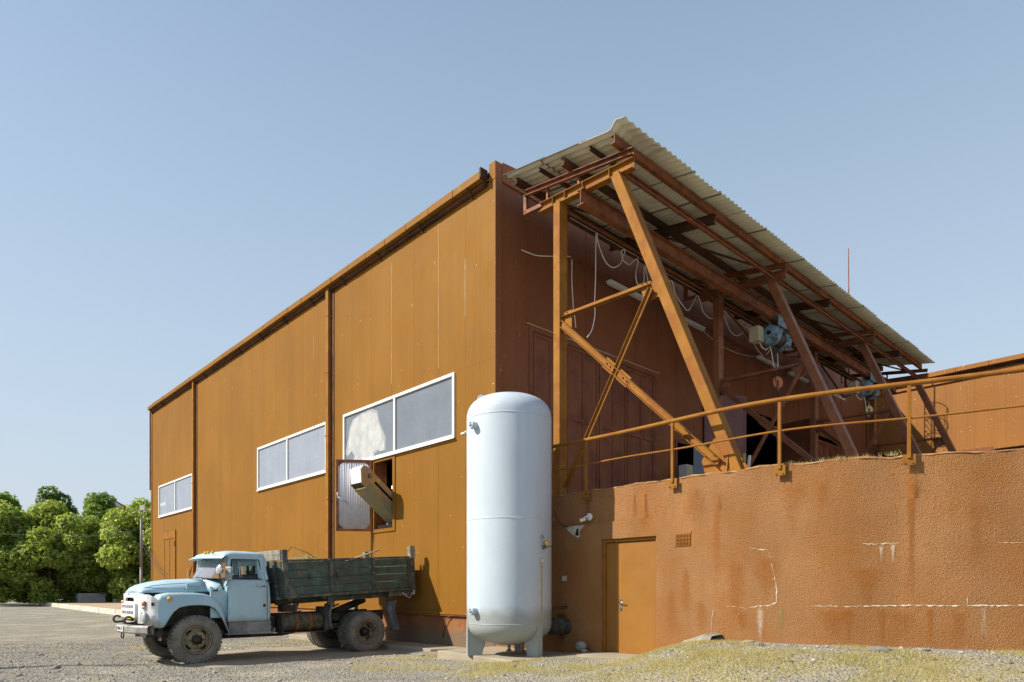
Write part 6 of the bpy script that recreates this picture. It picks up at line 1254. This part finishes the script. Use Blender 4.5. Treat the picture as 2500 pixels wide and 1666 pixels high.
TREES = [('a', -2.3, 73, 1.1, 1.0, 'bright rounded tree at the left edge of the view, half cut off'), ('b', 1.8, 70.5, 1.02, 1.9, 'pale yellow-green tree second from the left, in front of the darker ones'), ('a', 9.4, 66.5, 1.16, 4.2, 'large bright bushy tree behind the lamp post'), ('b', 5.7, 71.5, .90, 3.3, 'bright tree between the two big pale ones, half in front of the dark gap'), ('b', 13.4, 63.5, 1.02, .7, 'bright tree half hidden behind the warehouse corner'),
         ('c', 7.6, 77, .98, 2.2, 'tall mid green tree rising behind the bushy one near the lamp head'), ('d', 3.4, 80.5, 1.0, .3, 'tall dark tree with a narrow top sprig, second row'), ('c', -.8, 83, .96, 5.0, 'hazy dark tree in the back row at the far left'), ('d', -4.6, 84, .98, 3.3, 'dark tree peeping over the left edge of the row'), ('c', 12.6, 72, .93, 1.2, 'mid green tree top showing right of the lamp post'), ('d', 18.5, 70, .95, 4.1, 'dark tree mostly hidden by the warehouse'),
         ('e', 5.4, 73.2, .95, .4, 'low dark shrub behind the taller sheet stack'), ('e', 11.0, 64.5, .85, 2.4, 'low shrub at the foot of the bushy tree by the lamp post'), ('e', .2, 74.6, .95, 3.1, 'low shrub between the two leftmost trees'), ('e', 8.0, 70.4, 1.0, 5.2, 'dark low shrub above the low sheet stack')]
for k, x, y, s, rz, lb in TREES:
    if k in used: t = copy_tree(TP[k])
    else: t = TP[k]; used.add(k)
    t.location = (x, y, .2); t.scale = (s, s, s); t.rotation_euler.z = rz; t['label'] = lb

# ------------------------------------------------------------------ ground cover
def blades(name, n, where, h, wd, m, seed, label=None, lean=.5):
    r = np.random.default_rng(seed); P = where(r, n); n = len(P); z = np.array([ground_h(x, y) for x, y in P]) - .01
    a = r.uniform(0, 6.283, n); hh = h * r.uniform(.35, 1.25, n); w2 = wd * r.uniform(.6, 1.3, n); la = r.uniform(0, 6.283, n); le = hh * lean * r.uniform(.2, 1.3, n)
    B = np.stack([P[:, 0], P[:, 1], z], 1); dx = np.stack([np.cos(a) * w2, np.sin(a) * w2, np.zeros(n)], 1); T = B + np.stack([np.cos(la) * le, np.sin(la) * le, hh], 1)
    V3 = np.stack([B - dx, B + dx, T], 1).reshape(-1, 3)
    me = bpy.data.meshes.new(name); me.vertices.add(3 * n); me.vertices.foreach_set('co', V3.ravel()); me.loops.add(3 * n); me.loops.foreach_set('vertex_index', np.arange(3 * n, dtype=np.int32)); me.polygons.add(n); me.polygons.foreach_set('loop_start', np.arange(0, 3 * n, 3, dtype=np.int32)); me.polygons.foreach_set('loop_total', np.full(n, 3, dtype=np.int32)); me.update(calc_edges=True); me.materials.append(m)
    o = bpy.data.objects.new(name, me); COL.objects.link(o); return tag(o, label, 'grass' if label else None, kind='stuff')
def patch_noise(x, y): return np.sin(x * 1.9 + 1.3 * np.sin(y * 1.1)) * np.sin(y * 1.7 + 1.1 * np.sin(x * .9 + 2)) + .5 * np.sin(x * 5.3 + y * 3.1) * np.sin(y * 4.7 - x * 2.2)
def keep_open(x, y):
    ok = ~((x > -1.95) & (y > -2.68) & (y < .0)) & ~((x > -1.06) & (y > -.3) & (y < 9)) & ~((x > -6.0) & (x < -1) & (y > 2.0) & (y < 5.8))
    s = -x; r0 = (x - BEND.x) * D2.x + (y - BEND.y) * D2.y; s2 = -((x - BEND.x) * D2.y - (y - BEND.y) * D2.x) ; s2 = np.abs((x - BEND.x) * D2.y - (y - BEND.y) * D2.x)
    side = ((x - BEND.x) * -D2.y + (y - BEND.y) * D2.x)
    inside = np.where(y > BEND.y, x > -.04, side > -.04)
    return ok & ~inside & ~((x > -1.2) & (y > -4.7) & (y < -2.6))
def bank(r, n):
    x = r.uniform(-5.2, 4.2, n); y = r.uniform(-11.5, 1.2, n); pn = patch_noise(x, y)
    dw = np.vectorize(wall_dist)(x, y)
    e = (1 - np.clip((dw - 1.4) / 2.8, 0, 1)) * (1 - np.clip((y + .2) / 1.5, 0, 1)) * np.clip((y + 13.5) / 5.5, .35, 1)
    dens = np.clip(e * (.42 + .85 * pn), 0, 1)
    k = keep_open(x, y) & (r.uniform(0, 1, n) < dens); return np.stack([x, y], 1)[k]
blades('dry_grass', 430000, bank, .055, .0055, M['grass'], 21, 'dry straw-coloured grass on the bank below the retaining wall')
def bank2(r, n):
    P = bank(r, n); k = patch_noise(P[:, 0] * 1.7 + 3, P[:, 1] * 1.7) > .5; return P[k]
blades('green_tuft_grass', 150000, bank2, .075, .006, M['weed'], 22, 'greener tufts scattered through the dry grass bank')
def left_strip(r, n):
    h = n // 2
    x = np.concatenate([r.uniform(-8.5, -.9, h), -.6 - np.abs(r.normal(0, 1.5, h))]); y = np.concatenate([7.6 + .5 * np.sin(x[:h] * .8) + r.normal(0, .55, h), r.uniform(10, 40, h)])
    k = (patch_noise(x * .9, y * .9) + r.normal(0, .35, 2 * h) > .15) & keep_open(x, y) & ((x > -5.6) | (y > 12)); return np.stack([x, y], 1)[k]
blades('yard_grass', 16000, left_strip, .055, .006, M['grass'], 23, 'thin dry grass along the whitewashed kerb and behind the truck')
def sparse(r, n):
    x = r.uniform(-11, -1, n); y = r.uniform(-6, 12, n); k = (patch_noise(x * .7 + 1, y * .7) + r.normal(0, .25, n) > 1.0) & keep_open(x, y); return np.stack([x, y], 1)[k]
blades('sparse_grass', 40000, sparse, .05, .005, M['grass'], 24, 'sparse dry grass tufts in the gravel yard')
def top_tufts(r, n):
    s = np.concatenate([r.normal(c, w_, n // 6) for c, w_ in ((7.35, .10), (7.7, .07), (8.0, .09), (8.3, .05), (7.55, .04), (6.9, .10))]); out = []
    for q in s: p = wp(q, -.08 + r.normal(0, .05)); out.append((p.x, p.y))
    return np.array(out)
o = blades('wall_top_grass', 300, top_tufts, .07, .004, M['grass'], 25, 'tufts of dry grass growing on top of the retaining wall')
co = np.zeros(len(o.data.vertices) * 3); o.data.vertices.foreach_get('co', co); co = co.reshape(-1, 3); gh = co[:, 2].reshape(-1, 3); gh += (3.53 - gh[:, :1]); co[:, 2] = gh.ravel(); o.data.vertices.foreach_set('co', co.ravel())
# loose stone chips
def chips(name, n, lo, hi, size, seed, label, m='pebble', flat=.7):
    r = np.random.default_rng(seed); x = r.uniform(lo[0], hi[0], n); y = r.uniform(lo[1], hi[1], n); k = keep_open(x, y); x, y = x[k], y[k]; n = len(x)
    z = np.array([ground_h(a, b_) for a, b_ in zip(x, y)]); s = size * r.lognormal(0, .45, n)
    base = np.array([[1, 0, 0], [-.5, .87, 0], [-.5, -.87, 0], [0, 0, .8], [.1, .1, -.5]]); tri = np.array([[0, 1, 3], [1, 2, 3], [2, 0, 3], [1, 0, 4], [2, 1, 4], [0, 2, 4]])
    a = r.uniform(0, 6.283, n); B = base[None] * s[:, None, None] * r.uniform(.55, 1.3, (n, 5, 3)); X = B[:, :, 0] * np.cos(a)[:, None] - B[:, :, 1] * np.sin(a)[:, None]; Y = B[:, :, 0] * np.sin(a)[:, None] + B[:, :, 1] * np.cos(a)[:, None]
    V3 = np.stack([X + x[:, None], Y + y[:, None], B[:, :, 2] * flat + z[:, None] + .003], 2).reshape(-1, 3); F = (tri[None] + (np.arange(n) * 5)[:, None, None]).reshape(-1)
    me = bpy.data.meshes.new(name); me.vertices.add(len(V3)); me.vertices.foreach_set('co', V3.ravel()); me.loops.add(len(F)); me.loops.foreach_set('vertex_index', F.astype(np.int32)); me.polygons.add(len(F) // 3); me.polygons.foreach_set('loop_start', np.arange(0, len(F), 3, dtype=np.int32)); me.polygons.foreach_set('loop_total', np.full(len(F) // 3, 3, dtype=np.int32)); me.update(calc_edges=True); me.materials.append(M[m])
    o = bpy.data.objects.new(name, me); COL.objects.link(o); return tag(o, label, 'gravel', kind='stuff')
chips('gravel', 80000, (-11, -9), (0, 12), .0115, 31, 'loose grey gravel over the yard')
chips('coarse_gravel', 1500, (-10, -10.5), (3, 8), .026, 32, 'coarser stone chips lying in the yard')
chips('slate_rubble', 420, (-1.6, -11.5), (4.2, -5.8), .034, 33, 'dark flat slate rubble on the grass bank towards the right', 'stone', .35)
chips('wall_foot_gravel', 9000, (-.5, -11.5), (3.6, -5.3), .012, 34, 'pale grit along the foot of the retaining wall')
S.cycles.max_bounces = 6; S.cycles.diffuse_bounces = 3; S.cycles.glossy_bounces = 3; S.cycles.transparent_max_bounces = 16
